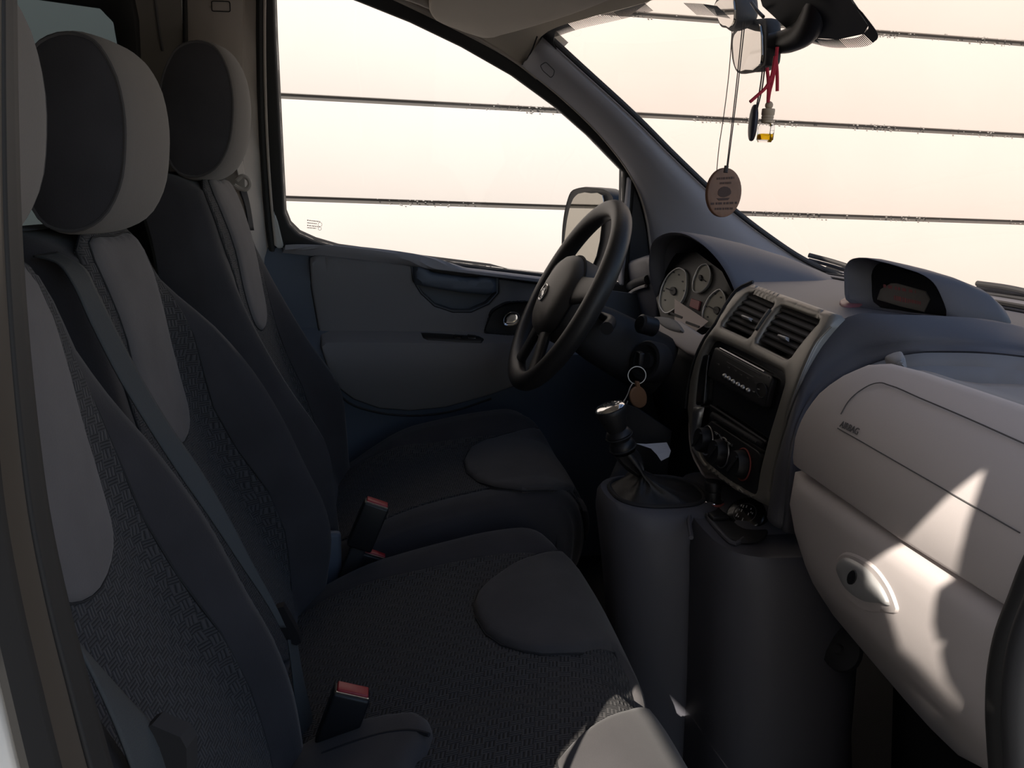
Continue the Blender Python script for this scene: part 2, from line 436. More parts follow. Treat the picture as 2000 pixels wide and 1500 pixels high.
# ceiling: front part runs from the door seal over to the windscreen header, the rest is the flat roof lining
D_px = [(1046, 156), (1015, 131), (985, 111), (935, 83), (870, 50), (800, 16), (730, -16), (640, -52), (520, -90)]
H_px = [(1092, 112), (1062, 82), (1074, 66), (1100, 52), (1146, 38), (1204, 22), (1272, 4), (1400, -40), (1600, -90)]
Dp = [SIDE.hit(x, y)+V((0, -0.012, 0)) for x, y in D_px]; Hp = [WS.hit(x, y)+V((-0.012, 0, 0)) for x, y in H_px]
rows = []
for k, (a, b) in enumerate(zip(Dp, Hp)):
    bul = 0.085*min(1, max(0, k-1)/3.5)
    rows.append([a+V((0, 0.05, 0.01))]+[a.lerp(b, t)+V((0, 0, bul*math.sin(math.pi*t)**0.8)) for t in (0, 0.08, 0.2, 0.35, 0.5, 0.65, 0.8, 0.92, 1)]+[b+V((0.03, 0, 0.03))])
end = rows[-1]
rows2 = [[V(p) for p in cr([tuple(rows[i][j]) for i in range(len(rows))], 3)] for j in range(len(rows[0]))]
head = loft('ceiling', [list(r) for r in zip(*rows2)], 'headliner', solid=0.004); tag(head, kind='structure')
roof = box('roof_skin', (-1.0, 1.05, 1.66), (2.9, 1.56, 0.03), 'body_paint', bev=0.01); tag(roof, kind='structure')
lin = box('roof_lining', (-1.15, 1.05, 1.585), (2.6, 1.5, 0.02), 'headliner', bev=0.005); tag(lin, kind='structure')
hdr = box('trim_2', (0.43, 1.0, 1.565), (0.16, 1.35, 0.16), 'headliner', bev=0.03); tag(hdr, kind='structure')
# windscreen
ws = patch('window_2', WS, [(0.36, 0.93), (1.74, 0.93), (1.74, 1.56), (0.36, 1.56)], 'screen_glass', h=0.0, edge=0, depth=0.005, step=0.12); tag(ws, kind='structure')
fr = thing('windscreen_border', 'black printed border patch on the windscreen behind the mirrors', 'glass border', WS.pos(1.05, 1.42, 0.003))
fpx = [(1478, -40), (1492, 8), (1540, 52), (1592, 70), (1640, 73), (1690, 62), (1699, 46), (1668, 0), (1640, -60)]
patch('black_band', WS, WS.px(fpx), 'frit', fr, h=0.0035, edge=0, depth=-0.001, step=0.05)
tv = []
def teeth(pts, ln, n, wd=0.0011):
    P = WS.px(pts); P = cr(P, 8); tot = len(P)-1
    for k in range(n):
        f = k/n*tot; i = int(f); t = f-i; a = P[i][0]*(1-t)+P[i+1][0]*t; b = P[i][1]*(1-t)+P[i+1][1]*t
        q0 = WS.pos(a-wd, b, 0.0035); q1 = WS.pos(a+wd, b, 0.0035); q2 = WS.pos(a+wd*0.5, b-ln, 0.0035); q3 = WS.pos(a-wd*0.5, b-ln, 0.0035)
        tv.append(([q0, q1, q2, q3]+[q+V((0.0006, 0, 0)) for q in (q0, q1, q2, q3)], [(0, 1, 2, 3), (7, 6, 5, 4), (0, 1, 5, 4), (1, 2, 6, 5), (2, 3, 7, 6), (3, 0, 4, 7)]))
teeth([(1492, 6), (1540, 50), (1592, 69), (1640, 72), (1690, 61), (1699, 44), (1668, 0)], 0.010, 90)
teeth([(1068, 58), (1110, 43), (1200, 20), (1262, 2)], 0.011, 90)
teeth([(1338, 2), (1375, 4), (1404, 8)], 0.016, 26, 0.0007)
o = mk('dotted_edge', *join_vf(tv), 'frit', fr, smooth=False); tag(o, kind='stuff')
patch('corner_band', WS, WS.px([(1052, 74), (1072, 56), (1085, 62), (1082, 82), (1094, 106), (1118, 134), (1098, 118), (1060, 80)]), 'frit', fr, h=0.0035, edge=0, depth=-0.001)
# A-pillar trim on the driver's side
lo_px = [(1015, 131), (1100, 199), (1180, 279), (1226, 342), (1246, 385), (1258, 430), (1266, 480), (1274, 530), (1282, 580)]
up_px = [(1058, 74), (1128, 138), (1228, 229), (1320, 320), (1410, 403), (1490, 465), (1560, 511), (1610, 535), (1660, 556)]
lo = [V(p) for p in cr([tuple(SIDE.hit(x, y)+V((0, -0.03, 0))) for x, y in lo_px], 4)]
hi = [V(p) for p in cr([tuple(WS.hit(x, y)+V((0, -0.01, 0))) for x, y in up_px], 4)]
rows = []
for a, b in zip(lo, hi):
    r = [a+V((0.01, 0.06, 0.0)), a+V((0, 0.012, 0))]
    for t in (0.03, 0.1, 0.25, 0.45, 0.65, 0.85, 0.96): r.append(a.lerp(b, t)+V((0, -0.028*math.sin(math.pi*min(1, t*1.03))**0.7, 0)))
    r += [b, b+V((0.012, 0.02, 0.008)), b+V((0.0, 0.08, 0))]
    rows.append(r)
ap = loft('trim_3', rows, 'apillar', solid=0.003); tag(ap, kind='structure')
APS = Surf(1, lambda x, z: 1.70)
v = [at(x, y, Y=1.668) for x, y in rounded([(1055, 128), (1066, 121), (1083, 138), (1081, 147), (1076, 152), (1060, 138)], 0.3)]
clip = tube('clip_seam', [tuple(p) for p in v+[v[0]]], 0.0008, 'seam', ap, 5)
tube('screen_edge_seal', [tuple(p+V((0.006, -0.004, 0.006))) for p in hi], 0.006, 'rubber', ap, 8)
tube('top_seam', cr([tuple(SIDE.hit(1015, 131)+V((0, -0.034, 0))), tuple(at(1036, 104, Y=1.69)), tuple(WS.hit(1056, 74)+V((-0.01, -0.014, 0)))], 5), 0.0016, 'seam', ap, 6)
# passenger-side A-pillar, roof rail and windscreen frame (out of the picture, they shade the cab)
rows = [[p+V((0, dy, 0)) for dy in (0, -0.06)] for p in [V((0.32, 0.40, 1.444)), V((0.6, 0.38, 1.25)), V((0.9, 0.36, 1.05)), V((1.05, 0.35, 0.95))]]
o = loft('trim_4', rows, 'apillar', solid=0.05); tag(o, kind='structure')
o = loft('trim_5', [[V((x, 0.36, 1.46+0.04*(x < 0.1))), V((x, 0.30, 1.50)), V((x, 0.36, 1.62))] for x in (-2.4, -0.2, 0.1, 0.36)], 'headliner', solid=0.02); tag(o, kind='structure')
# rear cabin shell
RS = Surf(1, lambda x, z: 1.84-0.20*max(0, z-0.95))
wx = RS.px([(229, 82), (222, 44), (196, 17), (60, -2)])
hole = [wx[0], wx[1], wx[2], wx[3], (-1.5, wx[3][1]+0.03), (-1.6, 1.40), (-1.6, 1.06), (-1.52, 1.0), (-0.62, 1.0), (-0.545, 1.06)]
sw = patch('wall_left', RS, [(-2.45, 0.2), (-0.40, 0.2), (-0.40, 1.62), (-2.45, 1.62)], 'rear_trim', h=0.0, edge=0, depth=0.05, holes=[hole], step=0.15); tag(sw, kind='structure')
o = patch('window_3', RS, [(-1.7, 0.95), (-0.45, 0.95), (-0.45, 1.55), (-1.7, 1.55)], 'tinted_glass', h=-0.02, edge=0, depth=0.024, step=0.2); tag(o, kind='structure')
bx = [(276, 140), (270, 20), (262, -30)]
fr_o = RS.px([(277, 150), (272, 40), (262, -10), (230, -30), (60, -45)])+[(-1.7, 1.56), (-1.7, 0.95), (-0.5, 0.95)]
o = patch('window_seal', RS, fr_o, 'rubber', sw, h=0.012, edge=0.006, depth=0.002, holes=[hole], step=0.12)
line('trim_crease', RS, RS.px([(300, -20), (308, 40), (314, 80), (318, 100)]), 0.003, 'seam_grey', sw)
o = tube('bright_strip', [tuple(at(354+2*k/6, -20+11*k, Y=1.745)) for k in range(7)], 0.0016, 'body_paint', sw)
o = tube('trim_gap', [tuple(at(361+2*k/6, -20+20*k, Y=1.742)) for k in range(7)], 0.0045, 'rubber', sw)
o = box('wall_back', (-2.47, 1.05, 0.9), (0.04, 1.7, 1.5), 'rear_trim'); tag(o, kind='structure')
o = box('wall_right', (-1.42, 0.27, 0.9), (2.1, 0.05, 1.5), 'rear_trim'); tag(o, kind='structure')
# B-pillar trim behind the driver
ys = [-40, 0, 100, 200, 300, 400, 470, 540, 640]
ca = [364, 364, 366, 368, 372, 378, 384, 392, 400]; cb = [476, 474, 472, 471, 474, 480, 486, 492, 500]; cc = [507, 505, 506, 508, 512, 517, 523, 527, 533]
rows = []
for y, a, b, c in zip(ys, ca, cb, cc):
    A = at(a, y, Y=1.755); B = at(b, y, Y=1.735); Cc = SIDE.hit(c, y)+V((0, -0.02, 0))
    B0 = at(a+(b-a)*0.9, y, Y=1.733); B1 = at(b+(c-b)*0.12, y, Y=1.742); rows.append([A+V((0, 0.03, 0)), A, A.lerp(B0, 0.5)+V((0, -0.006, 0)), B0, B, B1, Cc, Cc+V((0.0, 0.05, 0))])
bp = loft('trim_6', rows, 'pillar_trim', solid=0.003, angle=50); tag(bp, kind='structure')
v = [at(x, y, Y=1.731) for x, y in rounded([(413, 2), (449, 3), (450, 23), (414, 22)], 0.2)]
tube('clip_seam', [tuple(p) for p in v+[v[0]]], 0.0010, 'seam', bp, 5)
o = tube('door_seal', cr([tuple(SIDE.hit(x, y)+V((0, -0.022, 0))) for x, y in [(512, -40), (511, 60), (513, 200), (519, 330), (528, 440), (538, 520), (545, 640)]], 4), 0.0075, 'rubber', bp, 8)
o = tube('beige_flange', cr([tuple(SIDE.hit(x, y)+V((0, -0.024, 0))) for x, y in [(521, -40), (520, 60), (522, 200), (528, 330), (536, 430), (541, 478)]], 4), 0.003, 'pillar_trim', bp, 8)
o = box('trim_9', (-0.40, 1.70, 1.59), (0.5, 0.16, 0.14), 'headliner', bev=0.03); tag(o, kind='structure')
# ---- driver's door with its window
door = thing('door_1', None, None, (0.2, 1.83, 0.3), kind='structure')
gl_px = [(560, -40), (537, -5), (540, 80), (546, 200), (553, 340), (557, 415), (566, 438), (584, 456), (615, 470), (660, 483), (800, 502), (950, 521), (1060, 534), (1214, 553), (1216, 336), (1150, 268), (1085, 211), (1000, 149), (900, 92), (800, 44), (700, 4), (620, -26)]
gl = SIDE.px(gl_px)
out = SIDE.px([(600, -130), (490, -60), (497, 60), (503, 200), (513, 360), (524, 440), (536, 490), (640, 509), (800, 528), (1060, 561), (1230, 580), (1300, 592), (1320, 520), (1300, 440), (1284, 390), (1262, 330), (1212, 264), (1128, 180), (1040, 108), (950, 56), (840, 0), (730, -50)])
patch('window_frame', SIDE, out, 'rubber', door, h=0.012, edge=0.006, depth=0.03, holes=[gl], step=0.08)
g = patch('window_1', SIDE, gl, 'clear_glass', None, h=-0.004, edge=0, depth=0.008, step=0.15); tag(g, kind='structure')
tube('frame_piping', cr([tuple(SIDE.hit(x, y)+V((0, -0.022, 0))) for x, y in [(700, -28), (820, 20), (930, 78), (1015, 131), (1100, 199), (1180, 279), (1226, 342), (1246, 385), (1258, 430), (1266, 490)]], 5), 0.0035, 'pillar_trim', door, 8)
patch('window_divider', SIDE, SIDE.px([(1221, 340), (1231, 347), (1222, 480), (1216, 560), (1208, 560), (1213, 440)]), 'apillar', door, h=0.02, edge=0.004, depth=0.0)
patch('mirror_triangle', SIDE, SIDE.px([(1233, 352), (1248, 392), (1262, 450), (1268, 500), (1222, 520), (1226, 440)]), 'soft_black', door, h=0.017, edge=0.004, depth=0.0)
patch('painted_sill', SIDE, SIDE.px([(536, 405), (545, 430), (556, 476), (552, 486), (538, 482), (532, 440)]), 'body_paint', door, h=0.016, edge=0.003, depth=0.0)
# glass stamp: rows of small print
st = thing('glass_stamp', 'small printed stamp in the lower rear corner of the driver window', 'glass stamp', SIDE.pos(-0.17, 1.04, 0.0))
def dashes(px0, px1, w, n, mt, par, S, h, seedv, gaps=0.35):
    rr = random.Random(seedv); vs_ = []
    (x0, y0), (x1, y1) = px0, px1; t = 0
    while t < 1:
        L = rr.uniform(0.6, 1.6)/n; e = min(1, t+L*(1-gaps))
        q = [S.ab(S.hit(x0+(x1-x0)*s, y0+(y1-y0)*s+d)) for s, d in ((t, -w), (e, -w), (e, w), (t, w))]
        vs_.append(patch('', S, q, mt, raw=True, h=h, edge=0, depth=-h+0.0004, step=1)); t += L
    return vs_
dv = []
for i, (a, b) in enumerate([((600, 430), (626, 433)), ((600, 435), (619, 437)), ((600, 440), (624, 443)), ((600, 444.5), (618, 446))]):
    dv += dashes(a, b, 0.9, 9, 'gauge_mark', None, SIDE, 0.0005, i)
mk('print', *join_vf(dv), 'gauge_mark', st, smooth=False)
for cx, cy, r in ((625, 438.5, 4.0), (624.5, 446.5, 3.2)):
    P = [tuple(SIDE.hit(x, y)) for x, y in ellipse(cx, cy, r, r, 14)]
    tube('ring', P+[P[0]], 0.0004, 'gauge_mark', st, 5)
# inner door panel
def din(x, z):
    y = 1.832-0.030*sstep(0.985, 0.955, z)-0.05*sstep(0.80, 0.772, z)+0.065*sstep(0.76, 0.55, z)
    return y
DI = Surf(1, din)
cup_px = [(808, 519), (968, 541), (969, 572), (950, 592), (918, 606), (885, 606), (850, 594), (825, 571), (811, 548)]
cup = DI.px(cup_px)
lat = DI.px(rounded([(948, 641), (960, 610), (988, 593), (1035, 590), (1045, 650), (1000, 656), (950, 651)], 0.3))
patch('panel', DI, DI.px([(540, 484), (640, 499), (800, 518), (1060, 551), (1240, 574)])+[(0.78, 0.90), (0.78, 0.16), (-0.42, 0.16), (-0.42, 0.99)], 'door_plastic', door, h=0.0, edge=0, depth=0.012, holes=[cup, lat], step=0.06)
cl = DI.px([(606, 503), (625, 499), (700, 507), (802, 519), (806, 548), (822, 574), (848, 598), (884, 610), (920, 610), (955, 594), (974, 572), (974, 544), (1060, 556), (1100, 600), (1110, 680), (1040, 740), (950, 772), (870, 794), (800, 801), (740, 796), (690, 778), (660, 755), (640, 720), (622, 640), (608, 560)])
patch('cloth_insert', DI, cl, 'door_cloth', door, h=0.006, edge=0.006, depth=0.0, holes=[lat], step=0.03)
line('insert_seam', DI, cl, 0.0016, 'seam', door, h=0.001, closed=True, n=1)
cb_ = patch('pull_cup', DI, cup, 'door_plastic', door, h=-0.03, edge=0.0, depth=0.034, step=0.02)
vb = [tuple(DI.pos(a, b, h)) for h in (0.004, -0.032) for a, b in cup]
n_ = len(cup); mk('cup_wall', vb, [(i, (i+1) % n_, n_+(i+1) % n_, n_+i) for i in range(n_)], 'door_plastic', door)
patch('pull_handle', DI, DI.px([(806, 517), (826, 519), (834, 523), (842, 530), (905, 539), (930, 541), (936, 537), (944, 537), (969, 541), (969, 570), (950, 576), (900, 571), (850, 563), (809, 555)]), 'door_plastic', door, h=0.024, edge=0.008, depth=0.0, step=0.015)
patch('handle_rim', DI, DI.px([(824, 518), (900, 527), (946, 535), (938, 541), (904, 541), (846, 532), (832, 525)]), 'soft_black', door, h=0.006, edge=0.003, depth=0.0)
patch('belt_strip', DI, DI.px([(552, 483), (640, 491), (800, 509), (940, 526), (1070, 542), (1070, 554), (940, 538), (800, 520), (640, 503), (552, 494)]), 'apillar', door, h=0.03, edge=0.004, depth=-0.004, step=0.04)
sw_ = patch('window_switches', DI, DI.px(rounded([(819, 655), (832, 655), (935, 662), (946, 668), (940, 675), (915, 674), (835, 670), (826, 667)], 0.25)), 'black_plastic', door, h=0.012, edge=0.003, depth=0.0)
for a in (885, 912): patch('switch', DI, DI.px([(a, 661), (a+18, 663), (a+17, 671), (a-1, 670)]), 'gloss_black', sw_, h=0.015, edge=0.002, depth=0.0)
lt = patch('latch_recess', DI, lat, 'black_plastic', door, h=-0.022, edge=0, depth=0.03, step=0.02)
vb = [tuple(DI.pos(a, b, h)) for h in (0.007, -0.024) for a, b in lat]; n_ = len(lat)
mk('latch_wall', vb, [(i, (i+1) % n_, n_+(i+1) % n_, n_+i) for i in range(n_)], 'soft_black', door)
patch('latch_bezel', DI, DI.px(rounded([(944, 646), (955, 604), (985, 587), (1040, 584), (1050, 655), (1000, 661), (946, 655)], 0.3)), 'soft_black', door, h=0.010, edge=0.004, depth=0.0, holes=[lat])
patch('latch_lever', DI, DI.px(cr([(985, 634), (984, 622), (990, 613), (1000, 609), (1012, 611), (1016, 622), (1010, 632), (998, 636)], 3, True)), 'chrome', door, h=-0.004, edge=0.006, depth=0.008)
line('lower_rib', DI, DI.px([(648, 752), (680, 785), (740, 805), (800, 811), (880, 803), (960, 778)]), 0.003, 'soft_black', door, h=0.001)
# ---- passenger door opening beside the camera: pillar, jamb and rubber seals
def jamb(name, xs, y, r, m, par=None, seg=10, sy=1.0):
    P = cr([tuple(at(px_, py_, Y=y)) for px_, py_ in xs], 4)
    return tube(name, P, r, m, par, seg)
pj = thing('trim_7', None, None, (-0.12, 0.24, 0.3), kind='structure')
ed = [(26, -60), (30, 200), (36, 420), (50, 640), (68, 820), (92, 1000), (130, 1180), (172, 1340), (222, 1520), (300, 1750)]
def shift(d): return [(x+d*(0.6+0.4*y/1500), y) for x, y in ed]
def strip(name, d0, y0, d1, y1, m, bulge=0.0):
    def ext(L):
        L = [V(p) for p in L]; t, b_ = L[0], L[-1]
        return [tuple(t+V((-0.01, 0.09, 0.42))), tuple(t+V((-0.004, 0.04, 0.2)))]+[tuple(p) for p in L]+[tuple(b_+V((0.012, 0, -0.12))), tuple(b_+V((0.0, 0, -0.4))), tuple(b_+V((0.06, 0, -0.66)))]
    a = cr(ext([at(x, y, Y=y0) for x, y in shift(d0)]), 4); b = cr(ext([at(x, y, Y=y1) for x, y in shift(d1)]), 4)
    rows = []
    for p, q in zip(a, b):
        p, q = V(p), V(q); r = [p.lerp(q, t)+V((0, -bulge*math.sin(math.pi*t), 0)) for t in (0, 0.1, 0.3, 0.5, 0.7, 0.9, 1)]; rows.append(r)
    return loft(name, rows, m, pj, solid=0.002)
strip('inner_seal', 0, 0.315, -38, 0.275, 'rubber', 0.008)
strip('painted_jamb', -38, 0.28, -110, 0.25, 'jamb_paint', 0.002)
strip('outer_seal', -100, 0.235, -165, 0.225, 'rubber', 0.008)
strip('body_side', -165, 0.225, -420, 0.20, 'body_paint', 0.0)
box('pillar_core', (-0.30, 0.30, 0.9), (0.27, 0.09, 1.5), 'soft_black', pj, bev=0.02)
strip('pillar_back', 3, 0.33, -420, 0.36, 'soft_black', 0.0)
# front lower corner of the opening
o = thing('trim_8', None, None, (0.33, 0.34, 0.3), kind='structure')
e2 = [(2030, 1100), (2000, 1175), (1975, 1240), (1960, 1310), (1955, 1390), (1958, 1470), (1965, 1560)]
def ext2(L):
    return [(0.84, L[0].y, 1.01), (0.70, L[0].y, 1.0), (0.58, L[0].y, 0.975)]+[tuple(p) for p in L]+[tuple(L[-1]+V((0.03, 0, -0.1))), tuple(L[-1]+V((0.08, 0, -0.3))), tuple(L[-1]+V((0.07, 0, -0.45)))]
a = cr(ext2([at(x, y, Y=0.46) for x, y in e2]), 4)
tube('door_seal', a, 0.011, 'rubber', o, 10)
b = cr(ext2([at(x+26, y, Y=0.435) for x, y in e2]), 4); tube('seal_lip', b, 0.009, 'soft_black', o, 10)
rows = [[V(p), V(p)+V((0.03, -0.005, 0)), V((1.12, 0.34, V(p).z))] for p in a]; loft('side_panel', rows, 'soft_black', o, solid=0.004)
box('sill', (0.25, 0.24, 0.24), (1.2, 0.12, 0.10), 'jamb_paint', o, bev=0.02)
# ================================================================== SEATS
def proj(p):
    v = V(p)-CAM; d = v.dot(fw); return 1000+FPX*v.dot(rt)/d, 750-FPX*v.dot(up)/d
class PSurf(Surf):
    """parametric surface p(a,b) with outward normal along 'want'"""
    def __init__(s, f, a0, a1, b0, b1, want): s.f, s.dom, s.want, s._g = f, (a0, a1, b0, b1), V(want), None
    def p0(s, a, b): return V(s.f(a, b))
    def n(s, a, b):
        e = 2e-3; n = (s.p0(a+e, b)-s.p0(a-e, b)).cross(s.p0(a, b+e)-s.p0(a, b-e)).normalized()
        if s._sg is None: s._sg = 1 if n.dot(s.want) >= 0 else -1
        return n*s._sg
    _sg = None
    def px(s, pts):
        a0, a1, b0, b1 = s.dom
        if s._g is None:
            am, bm_ = (a0+a1)/2, (b0+b1)/2; s._sg = None; s.n(am, bm_)
            s._g = []
            for i in range(61):
                for j in range(41):
                    a = a0+(a1-a0)*i/60; b = b0+(b1-b0)*j/40; p = s.p0(a, b)
                    if s.n(a, b).dot(CAM-p) > -0.02: s._g.append((a, b, *proj(p)))
            s._g = np.array(s._g)
        out = []
        for x, y in pts:
            k = int(np.argmin((s._g[:, 2]-x)**2+(s._g[:, 3]-y)**2)); a, b = s._g[k, :2]
            for _ in range(6):
                e = 1e-4; q = proj(s.p0(a, b)); qa = proj(s.p0(a+e, b)); qb = proj(s.p0(a, b+e))
                J = np.array([[(qa[0]-q[0])/e, (qb[0]-q[0])/e], [(qa[1]-q[1])/e, (qb[1]-q[1])/e]]); r = np.array((x-q[0], y-q[1]))
                d = np.linalg.solve(J.T@J+np.eye(2)*50, J.T@r); d = np.clip(d, -0.02, 0.02); a += d[0]; b += d[1]
            out.append((float(a), float(b)))
        return out
def seat_back(parent, yc, cen, bol, wid, top, zlo, thick=0.12, near=1.0):
    C_, B_, W_ = smooth_interp(cen), smooth_interp(bol), smooth_interp(wid)
    def xf(y, z):
        s = (y-yc)/W_(z); a = abs(s); b = max(0, B_(z))*(near if s < 0 else 1.0)
        x = C_(z)+b*sstep(0.50, 0.84, a)
        if a > 0.84: x -= (b*0.8+0.03)*((a-0.84)/0.16)**2.2
        return x+0.012*(1-min(1, a)**2)
    S = Surf(0, lambda y, z: xf(y, z), flip=True)
    # normal should point forwards (+X): Surf(0) points to -X, so flip
    rows = []
    zs = [zlo+(top-0.03-zlo)*i/26 for i in range(27)]
    for i, z in enumerate(zs+[top-0.018, top-0.008, top-0.002, top]):
        k = 0 if i < 27 else (0.012, 0.03, 0.055, 0.085)[i-27]
        zz = min(z, top); W = W_(zz)
        r = []
        for j in range(29):
            s = -1+2*j/28; s = math.copysign(1-(1-abs(s))**1.25, s)
            x = max(xf(yc+s*W, zz)-k, C_(zz)-thick+k*0.5+0.045); r.append(V((x, yc+s*W*(1-k*1.2), z)))
        xb = C_(zz)-thick+k*0.5
        for j in range(9):
            s = 1-2*j/8; r.append(V((xb+0.03*abs(s)**3, yc+s*W*0.97*(1-k*1.2), z)))
        rows.append(r)
    o = loft('backrest', rows, 'suede_dark', parent, cu=True, cap0=True, cap1=True, angle=60)
    return S, o
HRP = [at(x, y, Y=1.37) for x, y in [(348, 88), (385, 76), (418, 86), (440, 118), (455, 175), (456, 235), (446, 292), (420, 334), (385, 350), (348, 342), (322, 300), (308, 240), (310, 180), (324, 125)]]
HREF = at(456, 215, Y=1.37)
HRP = [(p.x-HREF.x, p.z-HREF.z) for p in HRP]
def headrest(parent, ref, y0, y1, bulge=0.010, sc=1.0):
    loop = cr([(x*sc, z*sc) for x, z in HRP], 3, True); zc = sum(p[1] for p in loop)/len(loop); xc = sum(p[0] for p in loop)/len(loop)
    rows = []
    for t, k in ((0, 0.90), (0.004, 0.955), (0.02, 0.985), (0.06, 1.0), (0.2, 1.0), (0.35, 1.0), (0.5, 1.0), (0.65, 1.0), (0.8, 1.0), (0.94, 1.0), (0.98, 0.985), (0.996, 0.955), (1, 0.90)):
        r = []
        for x, z in loop:
            fwt = sstep(xc-0.02, 0.0, x); bl = bulge*math.sin(math.pi*t)**0.6
            X = xc+(x-xc)*k+bl*fwt; Z = zc+(z-zc)*(k if k < 1 else 1+0.03*math.sin(math.pi*t)); r.append(V((ref.x+X, y0+(y1-y0)*t, ref.z+Z)))
        rows.append(r)
    o = loft('headrest', rows, 'headrest_cloth', parent, cu=True, cap0=True, cap1=True, angle=60)
    # side panels of darker cloth, slightly domed, with piping
    for yy, sg in ((y0, -1), (y1, 1)):
        rr = []
        for k, d in ((0.965, 0.001), (0.9, 0.004), (0.7, 0.010), (0.4, 0.015), (0.15, 0.017)):
            rr.append([V((ref.x+xc+(x-xc)*k, yy+sg*d, ref.z+zc+(z-zc)*k)) for x, z in loop])
        loft('side_panel', rr, 'suede_dark', o, cu=True, cap1=True, angle=60)
        pp = [(ref.x+xc+(x-xc)*0.962, yy+sg*0.001, ref.z+zc+(z-zc)*0.962) for x, z in loop]
        v, f = tube_vf(pp+[pp[0]], 0.0022, 6); mk('piping', v, f, 'suede_mid', o)
    zb = min(z for _, z in loop)+ref.z
    for yy in (y0+(y1-y0)*0.28, y0+(y1-y0)*0.72):
        tube('post', [(ref.x+xc-0.005, yy, zb+0.03), (ref.x+xc-0.005, yy, zb-0.08)], 0.006, 'dull_metal', parent, 10)
        lathe('post_collar', (ref.x+xc-0.005, yy, zb-0.032), V((0, 0, 1)), [(0.0, 0), (0.013, 0), (0.013, 0.012), (0.009, 0.016), (0.0, 0.016)], 'pillar_trim', parent, 14)
    return o
def cushion(parent, prof, ya, yb, raise_f, mat_='suede_dark', n=40, zlow=0.36):
    """profile of (x,z) from back to front run across the width, with side bolsters from raise_f(y, t)"""
    pc = cr(prof, 5); L = [0]
    for a, b in zip(pc, pc[1:]): L.append(L[-1]+math.dist(a, b))
    L = np.array(L); px_ = np.array([p[0] for p in pc]); pz = np.array([p[1] for p in pc]); tot = L[-1]
    def f(s, y):
        t = s*tot; x = float(np.interp(t, L, px_)); z = float(np.interp(t, L, pz)); dx, dz = raise_f(y, s); return (x+dx, y, z+dz)
    rows = []
    ylist = [ya+(yb-ya)*i/n for i in range(n+1)]
    for y in ylist: rows.append([V(f(i/44, y)) for i in range(45)])
    def edge_row(y, dy, k, dzz): return [V((p.x-k*(i/44 > 0.7), y+dy, max(zlow, p.z-dzz))) for i, p in enumerate([V(f(i/44, y)) for i in range(45)])]
    rows = [edge_row(ya, -0.018, 0.02, 0.2), edge_row(ya, -0.018, 0.012, 0.05), edge_row(ya, -0.012, 0.005, 0.016), edge_row(ya, -0.004, 0, 0.003)]+rows+[edge_row(yb, 0.004, 0, 0.003), edge_row(yb, 0.012, 0.005, 0.016), edge_row(yb, 0.018, 0.012, 0.05), edge_row(yb, 0.018, 0.02, 0.2)]
    o = loft('cushion', rows, mat_, parent, angle=60)
    S = PSurf(f, 0, 1, ya, yb, (0.3, 0, 1)); S.n(0.4, (ya+yb)/2)
    return o, S, lambda x: float(np.interp(x, px_[:int(np.argmax(px_))], L[:int(np.argmax(px_))]))/tot
def back_covers(parent, S, yc, hw, z0, z1, pw, pz0, pz1, wmat='weave_back'):
    ins = [(yc-hw*0.8, z0), (yc+hw*0.8, z0), (yc+hw, z0+0.10), (yc+hw, z0+0.3), (yc+hw*0.98, z1-0.08), (yc+hw*0.9, z1), (yc-hw*0.9, z1), (yc-hw*0.98, z1-0.08), (yc-hw, z0+0.3), (yc-hw, z0+0.10)]
    ins = cr(ins, 3, True)
    patch('woven_insert', S, ins, wmat, parent, h=0.004, edge=0.005, depth=0.002, step=0.028)
    line('insert_seam', S, ins, 0.0014, 'seam', parent, h=0.0012, closed=True, n=1)
    pad = [(yc-pw, pz1), (yc-pw*1.0, (pz0+pz1)/2+0.02), (yc-pw*0.98, pz0+0.075), (yc-pw*0.75, pz0+0.022), (yc, pz0), (yc+pw*0.75, pz0+0.022), (yc+pw*0.98, pz0+0.075), (yc+pw*1.0, (pz0+pz1)/2+0.02), (yc+pw, pz1), (yc, pz1+0.004)]
    pad = cr(pad, 4, True)
    patch('centre_pad', S, pad, 'suede_light', parent, h=0.009, edge=0.009, depth=0.0, step=0.022, dome=0.003)
    line('pad_seam', S, pad, 0.0012, 'seam', parent, h=0.0045, closed=True, n=1)
# ---- double passenger bench
bench = thing('passenger_bench', 'double dark grey cloth passenger bench with two backrests nearest the camera', 'car seat', (0, 0.83, 0.2))
BC = [(0.40, -0.105), (0.525, -0.140), (0.624, -0.182), (0.705, -0.225), (0.803, -0.262), (0.894, -0.284), (0.95, -0.292), (1.03, -0.312), (1.06, -0.325)]
BB = [(0.40, 0.015), (0.493, 0.028), (0.581, 0.048), (0.673, 0.06), (0.784, 0.058), (0.864, 0.036), (0.92, 0.012), (0.96, 0.0), (1.06, 0.0)]
BW = [(0.40, 0.183), (0.6, 0.188), (0.85, 0.188), (0.93, 0.172), (0.98, 0.155), (1.03, 0.145), (1.06, 0.135)]
BB2 = [(0.40, 0.02), (0.493, 0.055), (0.581, 0.095), (0.673, 0.112), (0.784, 0.112), (0.864, 0.09), (0.92, 0.058), (0.96, 0.025), (1.0, 0.0), (1.06, 0.0)]
for yc, dx_, db_ in ((0.635, 0.0, 1.0), (1.035, -0.028, 1.4)):
    S_, _ = seat_back(bench, yc, [(z, x+dx_) for z, x in BC], BB if db_ == 1.0 else BB2, BW, 1.066, 0.42, near=1.0 if db_ == 1.0 else 0.15)
    back_covers(bench, S_, yc, 0.118, 0.50, 1.045, 0.078, 0.785, 1.05)
hm = headrest(bench, at(247, 262, Y=0.945), 0.945, 1.115)
hp = headrest(bench, V((-0.275, 0.555, 1.172)), 0.545, 0.715)
